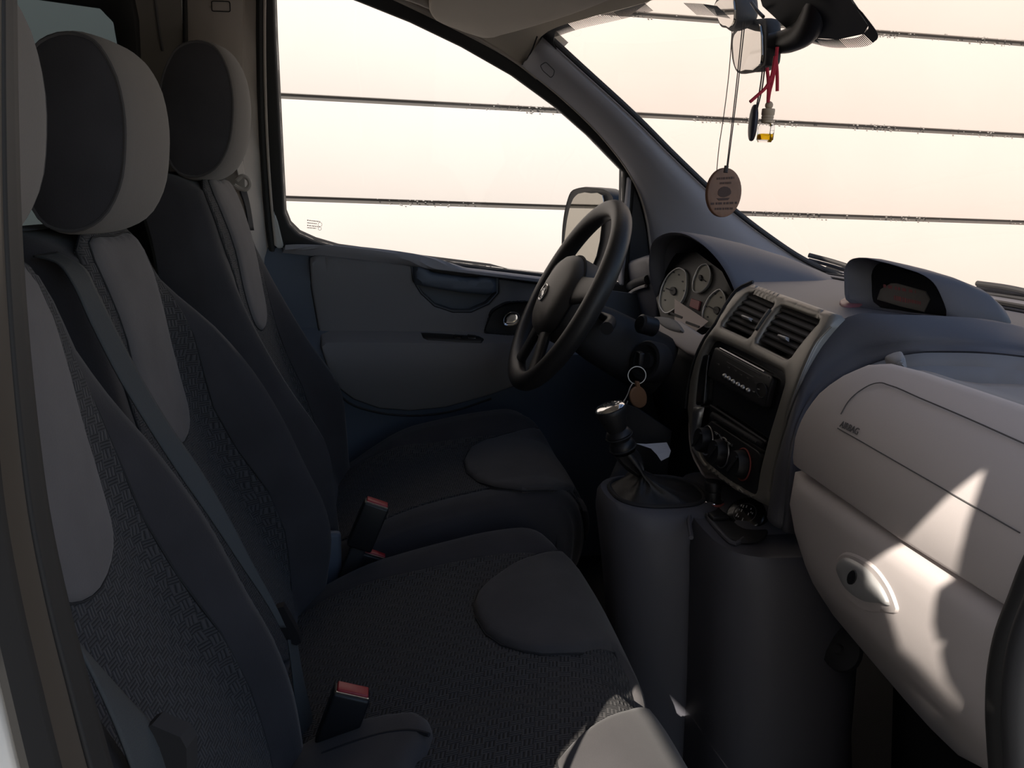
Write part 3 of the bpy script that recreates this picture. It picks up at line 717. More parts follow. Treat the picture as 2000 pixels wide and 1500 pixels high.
cp = [(-0.22, 0.43), (-0.16, 0.452), (-0.08, 0.482), (0, 0.508), (0.1, 0.534), (0.18, 0.550), (0.24, 0.552), (0.28, 0.538), (0.31, 0.505), (0.328, 0.455), (0.325, 0.40), (0.30, 0.35)]
def rb(y, s):
    e = max(sstep(1.10, 1.175, y), sstep(0.50, 0.45, y)); r = 0.022*e*sstep(0.05, 0.3, s)
    lob = -0.010*math.exp(-((y-0.805)/0.03)**2)
    return (-0.02*e*sstep(0.6, 0.9, s)+(-0.045*sstep(1.14, 1.215, y))*sstep(0.6, 0.9, s)+lob, r+lob-0.012*sstep(1.185, 1.215, y))
cu, CS, tx = cushion(bench, cp, 0.425, 1.21, rb)
# woven cover over almost the whole cushion, two pads at the front edges
wv = [(tx(-0.15), 0.44), (tx(-0.15), 1.13), (tx(0.05), 1.135), (tx(0.18), 1.128), (0.70, 1.12), (0.86, 1.10), (0.93, 1.0), (0.93, 0.5), (0.86, 0.44)]
patch('woven_cover', CS, cr(wv, 3, True), 'weave_cushion', bench, h=0.004, edge=0.006, depth=0.002, step=0.03)
p1 = CS.px([(1088, 1079), (1050, 1085), (1000, 1110), (955, 1142), (935, 1163), (926, 1188), (932, 1215), (950, 1245), (980, 1266), (1020, 1278), (1060, 1285), (1130, 1283), (1195, 1280)])
p1 = p1+[(0.80, 0.815), (0.90, 0.825), (0.90, 1.09), (0.80, 1.125)]
patch('thigh_pad', CS, p1, 'suede_mid', bench, h=0.012, edge=0.012, depth=0.0, step=0.02, dome=0.004)
line('thigh_seam', CS, p1, 0.0014, 'seam', bench, h=0.005, closed=True, n=1)
p2 = CS.px([(1242, 1391), (1215, 1398), (1180, 1412), (1150, 1432), (1118, 1462), (1088, 1497)])
p2 = p2+[(p2[-1][0]-0.005, p2[-1][1]-0.05), (p2[-1][0]+0.03, p2[-1][1]-0.11), (p2[-1][0]+0.10, 0.47), (0.72, 0.45), (0.90, 0.46), (0.90, 0.70), (0.80, 0.715)]
patch('thigh_pad', CS, p2, 'suede_mid', bench, h=0.016, edge=0.014, depth=0.0, step=0.02, dome=0.004)
line('thigh_seam', CS, p2, 0.0014, 'seam', bench, h=0.005, closed=True, n=1)
p3 = CS.px([(560, 1510), (600, 1470), (640, 1440), (690, 1418), (760, 1409), (815, 1409), (842, 1422), (849, 1447), (838, 1478), (815, 1500)])+[(tx(0.0), 0.62), (tx(-0.1), 0.62)]
patch('hip_pad', CS, p3, 'suede_mid', bench, h=0.020, edge=0.018, depth=0.0, step=0.016)
line('hip_pad_crease', CS, CS.px([(640, 1500), (700, 1478), (770, 1458), (820, 1455), (846, 1462)]), 0.0025, 'seam', bench, h=0.0185)
box('base', (0.02, 0.83, 0.30), (0.5, 0.72, 0.22), 'soft_black', bench, bev=0.02)
# ---- driver's seat
drv = thing('driver_seat', 'dark grey cloth driver seat beside the driver door, behind the steering wheel', 'car seat', (0.1, 1.485, 0.2))
DC = [(0.45, -0.095), (0.5, -0.115), (0.6, -0.155), (0.7, -0.197), (0.8, -0.232), (0.913, -0.256), (1.04, -0.278), (1.12, -0.305), (1.14, -0.315)]
DB = [(0.45, 0.02), (0.52, 0.035), (0.6, 0.062), (0.7, 0.090), (0.8, 0.064), (0.9, 0.032), (0.97, 0.012), (1.02, 0.0), (1.14, 0)]
DW = [(0.45, 0.215), (0.6, 0.232), (0.8, 0.232), (0.93, 0.215), (1.02, 0.185), (1.09, 0.165), (1.14, 0.150)]
S_, _ = seat_back(drv, 1.485, DC, DB, DW, 1.142, 0.45)
back_covers(drv, S_, 1.485, 0.135, 0.55, 1.115, 0.085, 0.86, 1.125)
hd = headrest(drv, HREF, 1.37, 1.52)
dp = [(-0.19, 0.472), (-0.12, 0.49), (-0.04, 0.522), (0.04, 0.55), (0.13, 0.572), (0.22, 0.588), (0.29, 0.592), (0.335, 0.578), (0.365, 0.545), (0.38, 0.49), (0.375, 0.43), (0.35, 0.38)]
def rd(y, s):
    n = sstep(1.36, 1.30, y); f = sstep(1.60, 1.67, y)
    return (-0.02*(n+f)*sstep(0.6, 0.9, s)-0.03*(sstep(1.305, 1.265, y)+sstep(1.665, 1.705, y))*sstep(0.55, 0.9, s), (0.010*n+0.045*f)*sstep(0.05, 0.35, s)-0.012*sstep(1.285, 1.262, y))
cu, DS, tx = cushion(drv, dp, 1.262, 1.708, rd, zlow=0.38)
wv = [(tx(-0.14), 1.33), (tx(-0.14), 1.63), (tx(0.1), 1.63), (0.62, 1.62), (0.80, 1.60), (0.86, 1.485), (0.80, 1.36), (0.62, 1.345), (tx(0.1), 1.335)]
patch('woven_cover', DS, cr(wv, 3, True), 'weave_cushion', drv, h=0.004, edge=0.006, depth=0.002, step=0.03)
p1 = DS.px([(1048, 838), (1000, 846), (950, 862), (918, 882), (906, 905), (912, 928), (935, 946), (970, 957), (1020, 963), (1080, 962), (1120, 962)])
p1 = p1+[(0.78, 1.33), (0.88, 1.36), (0.88, 1.58), (0.80, 1.61)]
patch('thigh_pad', DS, p1, 'suede_mid', drv, h=0.012, edge=0.012, depth=0.0, step=0.02, dome=0.003)
line('thigh_seam', DS, p1, 0.0013, 'seam', drv, h=0.005, closed=True, n=1)
box('base', (0.08, 1.485, 0.31), (0.46, 0.40, 0.22), 'soft_black', drv, bev=0.02)
box('hinge_cover', (-0.13, 1.255, 0.50), (0.10, 0.02, 0.10), 'door_plastic', drv, bev=0.008)
# ---- belts and buckles
mb = thing('seat_belt', 'grey seat belt running down between the two bench backrests', 'seat belt', (-0.2, 0.84, 0.5))
Lp = [(52, 500, .88), (95, 512, .87), (125, 548, .85), (165, 632, .835), (215, 730, .825), (270, 822, .82), (330, 915, .82), (400, 1015, .82), (462, 1108, .82), (515, 1188, .82), (536, 1226, .82)]
Rp = [(100, 492, .91), (150, 520, .90), (178, 570, .875), (220, 655, .86), (270, 748, .85), (325, 838, .845), (385, 925, .84), (435, 1010, .835), (485, 1105, .83), (530, 1188, .825), (548, 1226, .822)]
ribbon('strap', [at(x, y, Y=d)+V((0.006, 0, 0)) for x, y, d in Lp], [at(x, y, Y=d)+V((0.006, 0, 0)) for x, y, d in Rp], 'belt', mb)
a = V((0, 0, 1))
tg = [at(x, y, Y=0.835)+V((0.01, 0, 0)) for x, y in [(520, 1190), (536, 1186), (566, 1240), (571, 1256), (562, 1262), (545, 1256), (528, 1225)]]
v = tg+[p+V((0, 0.012, 0)) for p in tg]; n_ = len(tg)
mk('tongue', v, [tuple(range(n_)), tuple(range(2*n_-1, n_-1, -1))]+[(i, (i+1) % n_, n_+(i+1) % n_, n_+i) for i in range(n_)], 'black_plastic', mb, smooth=False)
ribbon('lower_strap', [at(x, y, Y=0.83)+V((0.008, 0, 0)) for x, y in [(548, 1250), (556, 1310), (566, 1400), (580, 1500)]], [at(x, y, Y=0.85)+V((0.008, 0, 0)) for x, y in [(566, 1250), (576, 1310), (596, 1400), (608, 1500)]], 'belt', mb)
def buckle(label, tl, tr, bc, Y, thick=0.024, hgt=0.085):
    A = at(*tl, Y=Y); B = at(*tr, Y=Y); Cc = at(*bc, Y=Y); ew = (B-A).normalized(); eh = ((A+B)/2-Cc); eh = (eh-ew*eh.dot(ew)).normalized(); ed_ = ew.cross(eh)
    w_ = (B-A).length; top = (A+B)/2
    o = thing('belt_buckle', label, 'belt buckle', top-eh*hgt, 'red-button belt buckles between the seats')
    box('housing', top-eh*(hgt/2), (w_, hgt, thick), 'black_plastic', o, (ew, eh, ed_), bev=0.004)
    b = box('button', top+eh*0.0015, (w_*0.84, 0.006, thick*0.72), 'red_button', o, (ew, eh, ed_), bev=0.0018)
    box('slot', top+eh*0.0008+ed_*thick*0.42*(1 if ed_.y < 0 else -1), (w_*0.86, 0.003, 0.002), 'dull_metal', o, (ew, eh, ed_))
    box('stalk', top-eh*(hgt+0.03), (w_*0.6, 0.07, thick*0.5), 'soft_black', o, (ew, eh, ed_), bev=0.004)
    return o
buckle('red-button belt buckle standing beside the driver seat cushion', (712, 975), (760, 991), (714, 1070), 1.237, 0.026)
buckle('half-hidden red-button buckle behind the edge of the bench cushion', (700, 1073), (756, 1089), (705, 1160), 1.245, 0.022)
buckle('red-button belt buckle standing on the near bench seat, closest to the camera', (652, 1342), (724, 1358), (655, 1470), 0.80, 0.024, 0.075)
db = thing('seat_belt', 'driver seat belt loop hanging on the pillar trim behind the driver headrest', 'seat belt', at(470, 345, Y=1.68))
ribbon('strap', [at(x, y, Y=1.70) for x, y in [(452, 285), (460, 318), (466, 350)]], [at(x, y, Y=1.72) for x, y in [(468, 282), (474, 316), (478, 345)]], 'pillar_trim', db)
tube('guide_loop', cr([tuple(at(x, y, Y=1.69)) for x, y in [(462, 352), (474, 344), (485, 350), (488, 361), (480, 370), (468, 368), (458, 362)]], 4), 0.0045, 'pillar_trim', db, 8)
ribbon('lower_strap', [at(x, y, Y=1.72) for x, y in [(466, 366), (478, 400), (486, 450)]], [at(x, y, Y=1.735) for x, y in [(480, 366), (488, 400), (496, 450)]], 'soft_black', db)
pb = thing('seat_belt', 'passenger seat belt end with black tongue at the lower left by the door pillar', 'seat belt', at(320, 1480, Y=0.5))
ribbon('strap', [at(x, y, Y=0.46) for x, y in [(140, 1240), (185, 1330), (225, 1420), (270, 1540)]], [at(x, y, Y=0.50) for x, y in [(200, 1310), (250, 1365), (305, 1425), (350, 1540)]], 'belt', pb)
P = [at(x, y, Y=0.492) for x, y in [(283, 1422), (296, 1416), (352, 1440), (364, 1462), (366, 1520), (332, 1530), (306, 1516), (312, 1460), (300, 1455), (284, 1500), (262, 1520)]]
v = P+[p+V((0.004, 0.014, 0)) for p in P]; n_ = len(P)
mk('tongue', v, [tuple(range(n_)), tuple(range(2*n_-1, n_-1, -1))]+[(i, (i+1) % n_, n_+(i+1) % n_, n_+i) for i in range(n_)], 'soft_black', pb, smooth=False)
# ================================================================== DASHBOARD
dash = thing('dashboard', 'full-width two-tone grey dashboard with centre stack, vents and glove box', 'dashboard', (0.7, 1.05, 0.5))
SXf = smooth_interp([(0.50, 0.497), (0.66, 0.507), (0.735, 0.514), (0.82, 0.522), (0.88, 0.530), (0.92, 0.543), (0.955, 0.561), (0.985, 0.583), (1.0, 0.597)])
STK = Surf(0, lambda y, z: SXf(z))
GXf = smooth_interp([(0.58, 0.61), (0.64, 0.566), (0.67, 0.540), (0.70, 0.524), (0.75, 0.509), (0.80, 0.500), (0.85, 0.488), (0.90, 0.497), (0.935, 0.520), (0.955, 0.548), (0.97, 0.585)])
GLV = Surf(0, lambda y, z: GXf(z))
# upper pad right of the centre stack: between the plateau edge T and the arch A above the tray
T_px = [(1500, 1010, .505), (1508, 960, .512), (1520, 900, .518), (1541, 828, .526), (1566, 750, .541), (1602, 672, .562), (1630, 640, .578), (1657, 621, .592), (1750, 617, .64), (1850, 620, .70), (1940, 628, .76), (2000, 642, .80)]
A_px = [(1540, 1040, .52), (1546, 980, .512), (1548, 920, .507), (1554, 872, .515), (1570, 820, .530), (1605, 767, .556), (1645, 738, .58), (1690, 714, .605), (1780, 690, .645), (1850, 688, .68), (1920, 690, .71), (2000, 698, .745)]
Tc = [at(x, y, X=X) for x, y, X in T_px]+[V((.86, .70, .976)), V((.88, .55, .976)), V((.88, .42, .976))]
Ac = [at(x, y, X=X) for x, y, X in A_px]+[V((.775, .68, .955)), V((.785, .55, .955)), V((.785, .42, .955))]
Tc = [V(p) for p in cr([tuple(p) for p in Tc], 4)]; Ac = [V(p) for p in cr([tuple(p) for p in Ac], 4)]
rows = []
for i, (a, b) in enumerate(zip(Tc, Ac)):
    d = (b-a); out = V((-1, -0.35, 0.25)).normalized()
    r = [a+V((0.03, 0.0, -0.005)), a]
    for t in (0.06, 0.15, 0.3, 0.45, 0.6, 0.72): r.append(a.lerp(b, t)+out*0.010*math.sin(math.pi*t))
    r += [a.lerp(b, 0.80)+out*0.003, a.lerp(b, 0.9)+out*0.005, a.lerp(b, 0.97)+out*0.004, b, b+V((0.03, 0.015, -0.012))]
    rows.append(r)
loft('upper_pad', rows, 'dash_dark', dash, solid=0.003, angle=60)
# plateau reaching to the windscreen
TOP = Surf(2, lambda x, y: 0.976-0.05*max(0, x-0.9)+0.004*math.cos((y-1.05)*2))
tp = [(p.x, p.y) for p in Tc if p.z > 0.962 and p.x > 0.585]
tp = [(0.592, 1.10), (0.60, 1.20), (0.64, 1.26), (0.68, 1.40), (0.66, 1.55), (0.63, 1.66), (0.60, 1.80), (1.14, 1.80), (1.14, 0.42), (0.88, 0.42)]+tp[::-1]
patch('top_panel', TOP, tp, 'dash_dark', dash, h=0.0, edge=0.0, depth=0.03, step=0.07)
tube('screen_vent', [tuple(TOP.pos(0.98, y, 0.002)) for y in (0.6, 0.9, 1.2, 1.5)], 0.006, 'black_plastic', dash, 8)
for xx in (0.93, 1.03): tube('top_crease', [tuple(TOP.pos(xx+0.05*((y-1.05)/0.6)**2*-1, y, 0.001)) for y in (0.45, 0.6, 0.75, 0.9, 1.05, 1.2, 1.35, 1.5, 1.62)], 0.003, 'soft_black', dash, 6)
# tray above the passenger airbag
trp = [(0.556, 0.946), (0.566, 0.949), (0.580, 0.949), (0.595, 0.946), (0.61, 0.940), (0.65, 0.934), (0.72, 0.932), (0.765, 0.936), (0.782, 0.945), (0.786, 0.958)]
loft('tray', [[V((x-0.06*sstep(0.74, 0.84, y)*(x > 0.6), y, z)) for x, z in trp] for y in [0.42+0.32*i/14 for i in range(15)]], 'tray_grey', dash, solid=0.003, angle=60)
rows = [[p+V((0, -0.004, 0)), p+V((0.0, -0.012, -0.015)), V((p.x-0.03, p.y-0.05, 0.918))] for p in Ac[26:]]
loft('tray_wall', rows, 'tray_grey', dash, solid=0.002)
patch('tray_corner', GLV, GLV.px([(1742, 694), (1763, 690), (1768, 700), (1766, 716), (1745, 712), (1728, 702)]), 'tray_grey', dash, h=0.004, edge=0.002, depth=0.01)
# airbag lid (upper passenger panel) and glove-box door
lid = GLV.px([(1550, 906), (1553, 872), (1568, 820), (1603, 769), (1650, 735), (1700, 714), (1745, 712)])
lid = lid+[(0.70, 0.957), (0.60, 0.957), (0.42, 0.957), (0.42, 0.812), (0.488, 0.811)]+GLV.px([(1760, 1052)])
lp = patch('airbag_lid', GLV, lid, 'dash_grey', dash, h=0.004, edge=0.006, depth=0.03, step=0.03)
ab = GLV.px([(1648, 812), (1662, 788), (1690, 764), (1706, 756), (1722, 753), (1738, 757), (1800, 783), (1900, 826), (2000, 871), (2100, 915)])
line('airbag_seam', GLV, ab, 0.0007, 'seam_grey', lp, h=0.0042)
ab2 = GLV.px([(1642, 838), (1660, 848), (1760, 905), (1900, 985), (2000, 1042)])
line('airbag_seam', GLV, ab2, 0.0006, 'seam_grey', lp, h=0.0040)
a_, b_ = GLV.px([(1665, 838)])[0]; text('airbag_lettering', 'AIRBAG', GLV, a_, b_, 0.0095, (-1, 0.02), 'seam_grey', lp, h=0.0041, up2=(0, 1), depth=0.0003)
gd = GLV.px([(1553, 922), (1620, 968), (1700, 1022), (1800, 1088), (1900, 1155), (1985, 1212)])
gd = gd+[(0.42, 0.798), (0.42, 0.66)]+GLV.px([(1900, 1480), (1842, 1425), (1790, 1368), (1740, 1310), (1690, 1252), (1640, 1193), (1605, 1140), (1580, 1086), (1562, 1030), (1552, 975)])
gh = cr(GLV.px([(1660, 1095), (1672, 1077), (1700, 1085), (1735, 1112), (1762, 1150), (1772, 1178), (1752, 1176), (1715, 1168), (1680, 1140)]), 4, True)
gp = patch('glove_box_door', GLV, gd, 'dash_grey', dash, h=0.014, edge=0.020, depth=0.03, step=0.03)
gb = patch('handle_surround', GLV, cr(GLV.px([(1652, 1098), (1668, 1071), (1704, 1078), (1745, 1108), (1772, 1150), (1784, 1186), (1750, 1192), (1705, 1180), (1668, 1145)]), 4, True), 'dash_grey', gp, h=0.0165, edge=0.004, depth=-0.01)
patch('handle', GLV, gh, 'silver_paint', gp, h=0.022, edge=0.008, depth=-0.01)
kx = GLV.px([(1703, 1117)])[0]
patch('lock', GLV, cr(GLV.px(ellipse(1702, 1117, 11, 17, 12, 0.15)), 2, True), 'black_plastic', gp, h=0.0235, edge=0.002, depth=-0.015)
ep = [(.52, .70), (.505, .75), (.498, .80), (.486, .85), (.495, .90), (.52, .935), (.555, .953), (.70, .955), (.88, .974), (1.12, .965), (1.12, .3), (.78, .3), (.72, .5), (.62, .62), (.55, .66)]
mk('end_cap', [V((x, y, z)) for y in (0.424, 0.416) for x, z in ep], [tuple(range(len(ep))), tuple(range(2*len(ep)-1, len(ep)-1, -1))]+[(i, (i+1) % len(ep), len(ep)+(i+1) % len(ep), len(ep)+i) for i in range(len(ep))], 'dash_grey', dash, smooth=False)
# dark underside and footwell lining behind
loft('under_panel', [[V((GXf(0.66)+0.02, y, 0.67+0.08*sstep(0.7, 0.84, y))), V((0.62, y, 0.62)), V((0.72, y, 0.50)), V((0.76, y, 0.22))] for y in (0.42, 0.5, 0.65, 0.75, 0.82, 0.88)], 'carpet', dash, solid=0.004)
lathe('carpet_stud', at(1645, 1270, Y=0.86), V((-1, -0.4, 0.5)), [(0.030, 0), (0.028, 0.006), (0.018, 0.010), (0.008, 0.010), (0.006, 0.014), (0.0, 0.014)], 'soft_black', dash, 20)
# ---- centre stack
bez = STK.px([(1474, 557), (1560, 587), (1644, 617), (1622, 642), (1601, 672), (1582, 710), (1565, 752), (1540, 830), (1520, 900), (1509, 955), (1500, 988), (1440, 958), (1376, 912), (1353, 876), (1347, 800), (1352, 745), (1364, 700), (1382, 663), (1402, 636), (1422, 600), (1442, 573)])
v1 = STK.px(rounded([(1464, 574), (1517, 597), (1467, 663), (1412, 638)], 0.1, 2)); v2 = STK.px(rounded([(1527, 599), (1607, 629), (1546, 704), (1479, 671)], 0.1, 2))
rad = STK.px(rounded([(1393, 661), (1450, 686), (1500, 711), (1536, 730), (1538, 752), (1526, 792), (1508, 850), (1490, 920), (1483, 970), (1425, 936), (1374, 896), (1362, 840), (1362, 790), (1368, 730), (1378, 690)], 0.3, 3))
patch('stack_bezel', STK, bez, 'bezel', dash, h=0.006, edge=0.006, depth=0.03, holes=[v1, v2, rad], step=0.03)
v3 = [STK.pos(a, b, 0.0075) for a, b in cr(STK.px([(1474, 557), (1442, 573), (1422, 600), (1402, 636), (1382, 663), (1364, 700), (1352, 745), (1345, 800)]), 3)]
tube('bezel_edge', [tuple(p+V((0.004, 0.004, 0))) for p in v3], 0.003, 'soft_black', dash, 6)
e3 = [tuple(STK.pos(a, b, 0.005)) for a, b in cr(STK.px([(1509, 960), (1520, 900), (1540, 830), (1565, 752), (1582, 710), (1601, 672), (1628, 642)]), 3)]
tube('bezel_lip', e3, 0.0016, 'bezel', dash, 6)
def vent(corners, kn, nsl):
    q = STK.px(corners); cx = sum(a for a, _ in q)/4; cz = sum(b for _, b in q)/4
    back = patch('air_vent', STK, [(cx+(a-cx)*1.02, cz+(b-cz)*1.02) for a, b in q], 'black_plastic', dash, h=-0.030, edge=0, depth=0.034)
    TL, TR, BR, BL = [V((a, b)) for a, b in q]
    vb = [STK.pos(p.x, p.y, h) for h in (0.004, -0.032) for p in (TL, TR, BR, BL)]
    mk('vent_wall', vb, [(i, (i+1) % 4, 4+(i+1) % 4, 4+i) for i in range(4)], 'black_plastic', back, smooth=False)
    for k in range(nsl):
        t = (k+0.6)/(nsl+0.2); a = TL.lerp(BL, t); b = TR.lerp(BR, t); a, b = a.lerp(b, 0.03), b.lerp(a, 0.03)
        p, q2 = STK.pos(a.x, a.y, 0.0), STK.pos(b.x, b.y, 0.0); d = V((0.022, 0, 0.010)); th = V((0, 0, 0.0024))
        vv = [p, q2, q2+d, p+d, p+th, q2+th, q2+d+th, p+d+th]
        mk('slat', vv, [(0, 1, 2, 3), (7, 6, 5, 4), (0, 1, 5, 4), (1, 2, 6, 5), (2, 3, 7, 6), (3, 0, 4, 7)], 'soft_black', back, smooth=False)
    patch('slider', STK, STK.px(kn), 'silver_paint', back, h=0.006, edge=0.002, depth=0.0)
vent([(1464, 574), (1517, 597), (1467, 663), (1412, 638)], [(1453, 616), (1471, 623), (1468, 629), (1451, 622)], 6)
vent([(1527, 599), (1607, 629), (1546, 704), (1479, 671)], [(1524, 654), (1542, 660), (1541, 668), (1523, 661)], 6)
patch('vent_dial', STK, STK.px([(1509, 608), (1513, 609), (1485, 650), (1481, 649)]), 'black_plastic', dash, h=0.009, edge=0.001, depth=0)
rp = patch('radio', STK, [(sum(a for a, _ in rad)/len(rad)+(a-sum(a for a, _ in rad)/len(rad))*1.01, b) for a, b in rad], 'gloss_black', dash, h=-0.006, edge=0, depth=0.02, step=0.03)
patch('radio_face', STK, STK.px(rounded([(1398, 676), (1512, 736), (1496, 800), (1382, 735)], 0.12, 3)), 'black_plastic', rp, h=0.002, edge=0.004, depth=0.008)
for (a, b, w_) in [((1409, 681), (1496, 727), .0016), ((1415, 693), (1488, 733), .0009), ((1422, 708), (1474, 738), .0008)]:
    line('slot_line', STK, STK.px([a, b]), w_, 'dull_metal' if w_ > .0012 else 'seam_grey', rp, h=0.0022)
for x, y in [(1418.5, 735), (1426.5, 740), (1435, 746), (1444.5, 751.5), (1454, 757), (1464.5, 763)]:
    patch('preset_button', STK, STK.px(ellipse(x, y, 3.1, 5.6, 14)), 'dull_metal', rp, h=0.006, edge=0.003, depth=-0.001)
for x, y in [(1405, 711), (1426, 718), (1439, 724), (1450, 732), (1464, 739), (1479, 748), (1503, 736)]:
    patch('print_mark', STK, STK.px([(x-2.5, y-2), (x+2, y), (x+1.5, y+2.5), (x-2, y+1)]), 'seam_grey', rp, h=0.0026, edge=0, depth=-0.002)
for x, y in [(1484, 760), (1487, 776), (1475, 765)]:
    patch('print_mark', STK, STK.px([(x-2, y-1.2), (x+2, y), (x+2, y+1.8), (x-2, y+0.6)]), 'print_white', rp, h=0.0026, edge=0, depth=-0.002)
P = [tuple(STK.pos(a, b, 0.004)) for a, b in STK.px(ellipse(1492, 763, 10, 15, 18, -0.2))]; tube('volume_ring', P+[P[0]], 0.001, 'soft_black', rp, 6)
line('pocket_edge', STK, STK.px([(1388, 792), (1440, 826), (1497, 864)]), 0.0022, 'soft_black', rp, h=0.0)
patch('pocket_shelf', STK, STK.px([(1392, 803), (1490, 862), (1486, 872), (1390, 814)]), 'soft_black', rp, h=0.006, edge=0.003, depth=0.004)
pk = patch('switch_strip', STK, STK.px(rounded([(1374, 695), (1386, 690), (1376, 790), (1361, 792), (1362, 740)], 0.2, 3)), 'gloss_black', rp, h=0.003, edge=0.003, depth=0.006)
patch('chrome_strip', STK, STK.px(rounded([(1361, 794), (1376, 795), (1367, 845), (1360, 882), (1357, 850)], 0.15, 2)), 'dull_metal', dash, h=0.009, edge=0.004, depth=0)
cl_ = patch('climate_panel', STK, STK.px(rounded([(1376, 835), (1390, 822), (1486, 884), (1480, 972), (1425, 940), (1374, 897)], 0.12, 3)), 'black_plastic', dash, h=0.001, edge=0.003, depth=0.006)
def knob(x, y, rx, ry, ring):
    a, b = STK.px([(x, y)])[0]; n = STK.n(a, b); r = ry*1.02/FPX
    p = STK.pos(a, b, 0.001); e1 = V((0, 1, 0)); 
    R = 0.021
    o = lathe('climate_knob', p, n, [(R, 0), (R*0.97, 0.010), (R*0.88, 0.016), (0, 0.017)], 'black_plastic', cl_, 24)
    v, f = torus_vf(p+n*0.001, V((0, 1, 0)), n.cross(V((0, 1, 0))), R*1.12, 0.0012, 28, 6); mk('knob_ring', v, f, ring, o)
    t = n.cross(V((0, 1, 0))); d = (t*0.8+V((0, 0.6, 0))).normalized(); tube('knob_grip', [tuple(p+n*0.018-d*R*0.85), tuple(p+n*0.018+d*R*0.85)], 0.0022, 'soft_black', o, 6)
knob(1382, 860, 10, 20, 'dull_metal'); knob(1412, 884, 13, 20, 'dull_metal'); knob(1453, 907, 20, 22, 'print_red')
for x, y in [(1404, 847), (1415, 856), (1428, 866)]:
    patch('climate_button', STK, STK.px([(x-6, y-6), (x+5, y+1), (x+5, y+8), (x-6, y+1)]), 'gloss_black', cl_, h=0.004, edge=0.001, depth=0)
a_, b_ = STK.px([(1415, 857)])[0]; text('ac_lettering', 'AC', STK, a_, b_, 0.008, (-1, 0), 'print_white', cl_, h=0.0045, up2=(0, 1))
for x, y in [(1404, 847), (1429, 867)]:
    P = [tuple(STK.pos(a, b, 0.0045)) for a, b in STK.px(rounded([(x-1.5, y-3), (x+1.5, y-1), (x+1.5, y+3), (x-1.5, y+1)], 0.3, 2))]; tube('print_mark', P+[P[0]], 0.0004, 'print_white', cl_, 5)
# side walls of the stack
sidew = [STK.pos(a, b, 0.0) for a, b in cr(STK.px([(1474, 557), (1442, 573), (1422, 600), (1402, 636), (1382, 663), (1364, 700), (1352, 745), (1347, 800), (1350, 880), (1372, 925)]), 3)]
loft('stack_side', [[p, p+V((0.012, 0.012, -0.012)), p+V((0.12, 0.02, -0.03))] for p in sidew], 'dash_grey', dash, solid=0.003)
# ---- information display pod on top
Fp = [(1652, 585), (1649, 550), (1650, 522), (1660, 508), (1678, 503), (1720, 510), (1770, 524), (1806, 537), (1826, 552), (1842, 580), (1852, 618), (1800, 616), (1720, 606)]
def podx(y): return 0.655+0.42*(1.10-y)
front = []
for x, y in Fp:
    s = Surf(0, lambda yy, zz: podx(yy)); front.append(s.hit(x, y))
front = [V(p) for p in cr([tuple(p) for p in front], 3, True)]
cen = sum(front, V((0, 0, 0)))/len(front)
rows = [[cen.lerp(p, 0.93)+V((0.05, 0, -0.004)) for p in front], [cen.lerp(p, 0.95)+V((0.012, 0, 0)) for p in front], [cen.lerp(p, 0.98)+V((-0.001, 0, 0)) for p in front], [p for p in front]]
PTAIL = at(1925, 624, Y=0.94)
for t, k in ((0.15, 0.99), (0.35, 0.93), (0.6, 0.78), (0.8, 0.55), (0.93, 0.3), (1.0, 0.05)):
    c = cen+(PTAIL-cen)*t
    rows.append([V((c.x+(p.x-cen.x)*k, c.y+(p.y-cen.y)*(0.4+0.6*k), 0.970+(p.z-0.970)*k)) for p in front])
pd = loft('display_pod', rows, 'dash_dark', dash, cu=True, cap1=True, angle=55)
PS = Surf(0, lambda yy, zz: podx(yy)+0.028)
patch('pod_face', PS, cr(PS.px([(1660, 582), (1658, 528), (1680, 512), (1765, 528), (1815, 546), (1840, 582), (1850, 616), (1760, 608)]), 3, True), 'gloss_black', pd, h=0, edge=0, depth=0.004)
lc = patch('screen', PS, PS.px([(1713, 585), (1720, 565), (1740, 553), (1752, 553), (1809, 569), (1818, 585), (1806, 610), (1760, 599)]), 'lcd', pd, h=0.002, edge=0.001, depth=0)
dv = []
for i, (a, b, w_) in enumerate([((1727, 558), (1790, 570), 3.0), ((1748, 581), (1776, 588), 4.5), ((1778, 587), (1800, 592), 3.2)]): dv += dashes(a, b, w_, 7, 'lcd_red', None, PS, 0.0024, 40+i, 0.45)
mk('digits', *join_vf(dv), 'lcd_red', lc, smooth=False)
patch('hazard_button', TOP, cr([TOP.ab(TOP.hit(x, y)) for x, y in [(1640, 590), (1662, 583), (1688, 592), (1678, 600), (1655, 601)]], 3, True), 'hazard', dash, h=0.004, edge=0.004, depth=0)
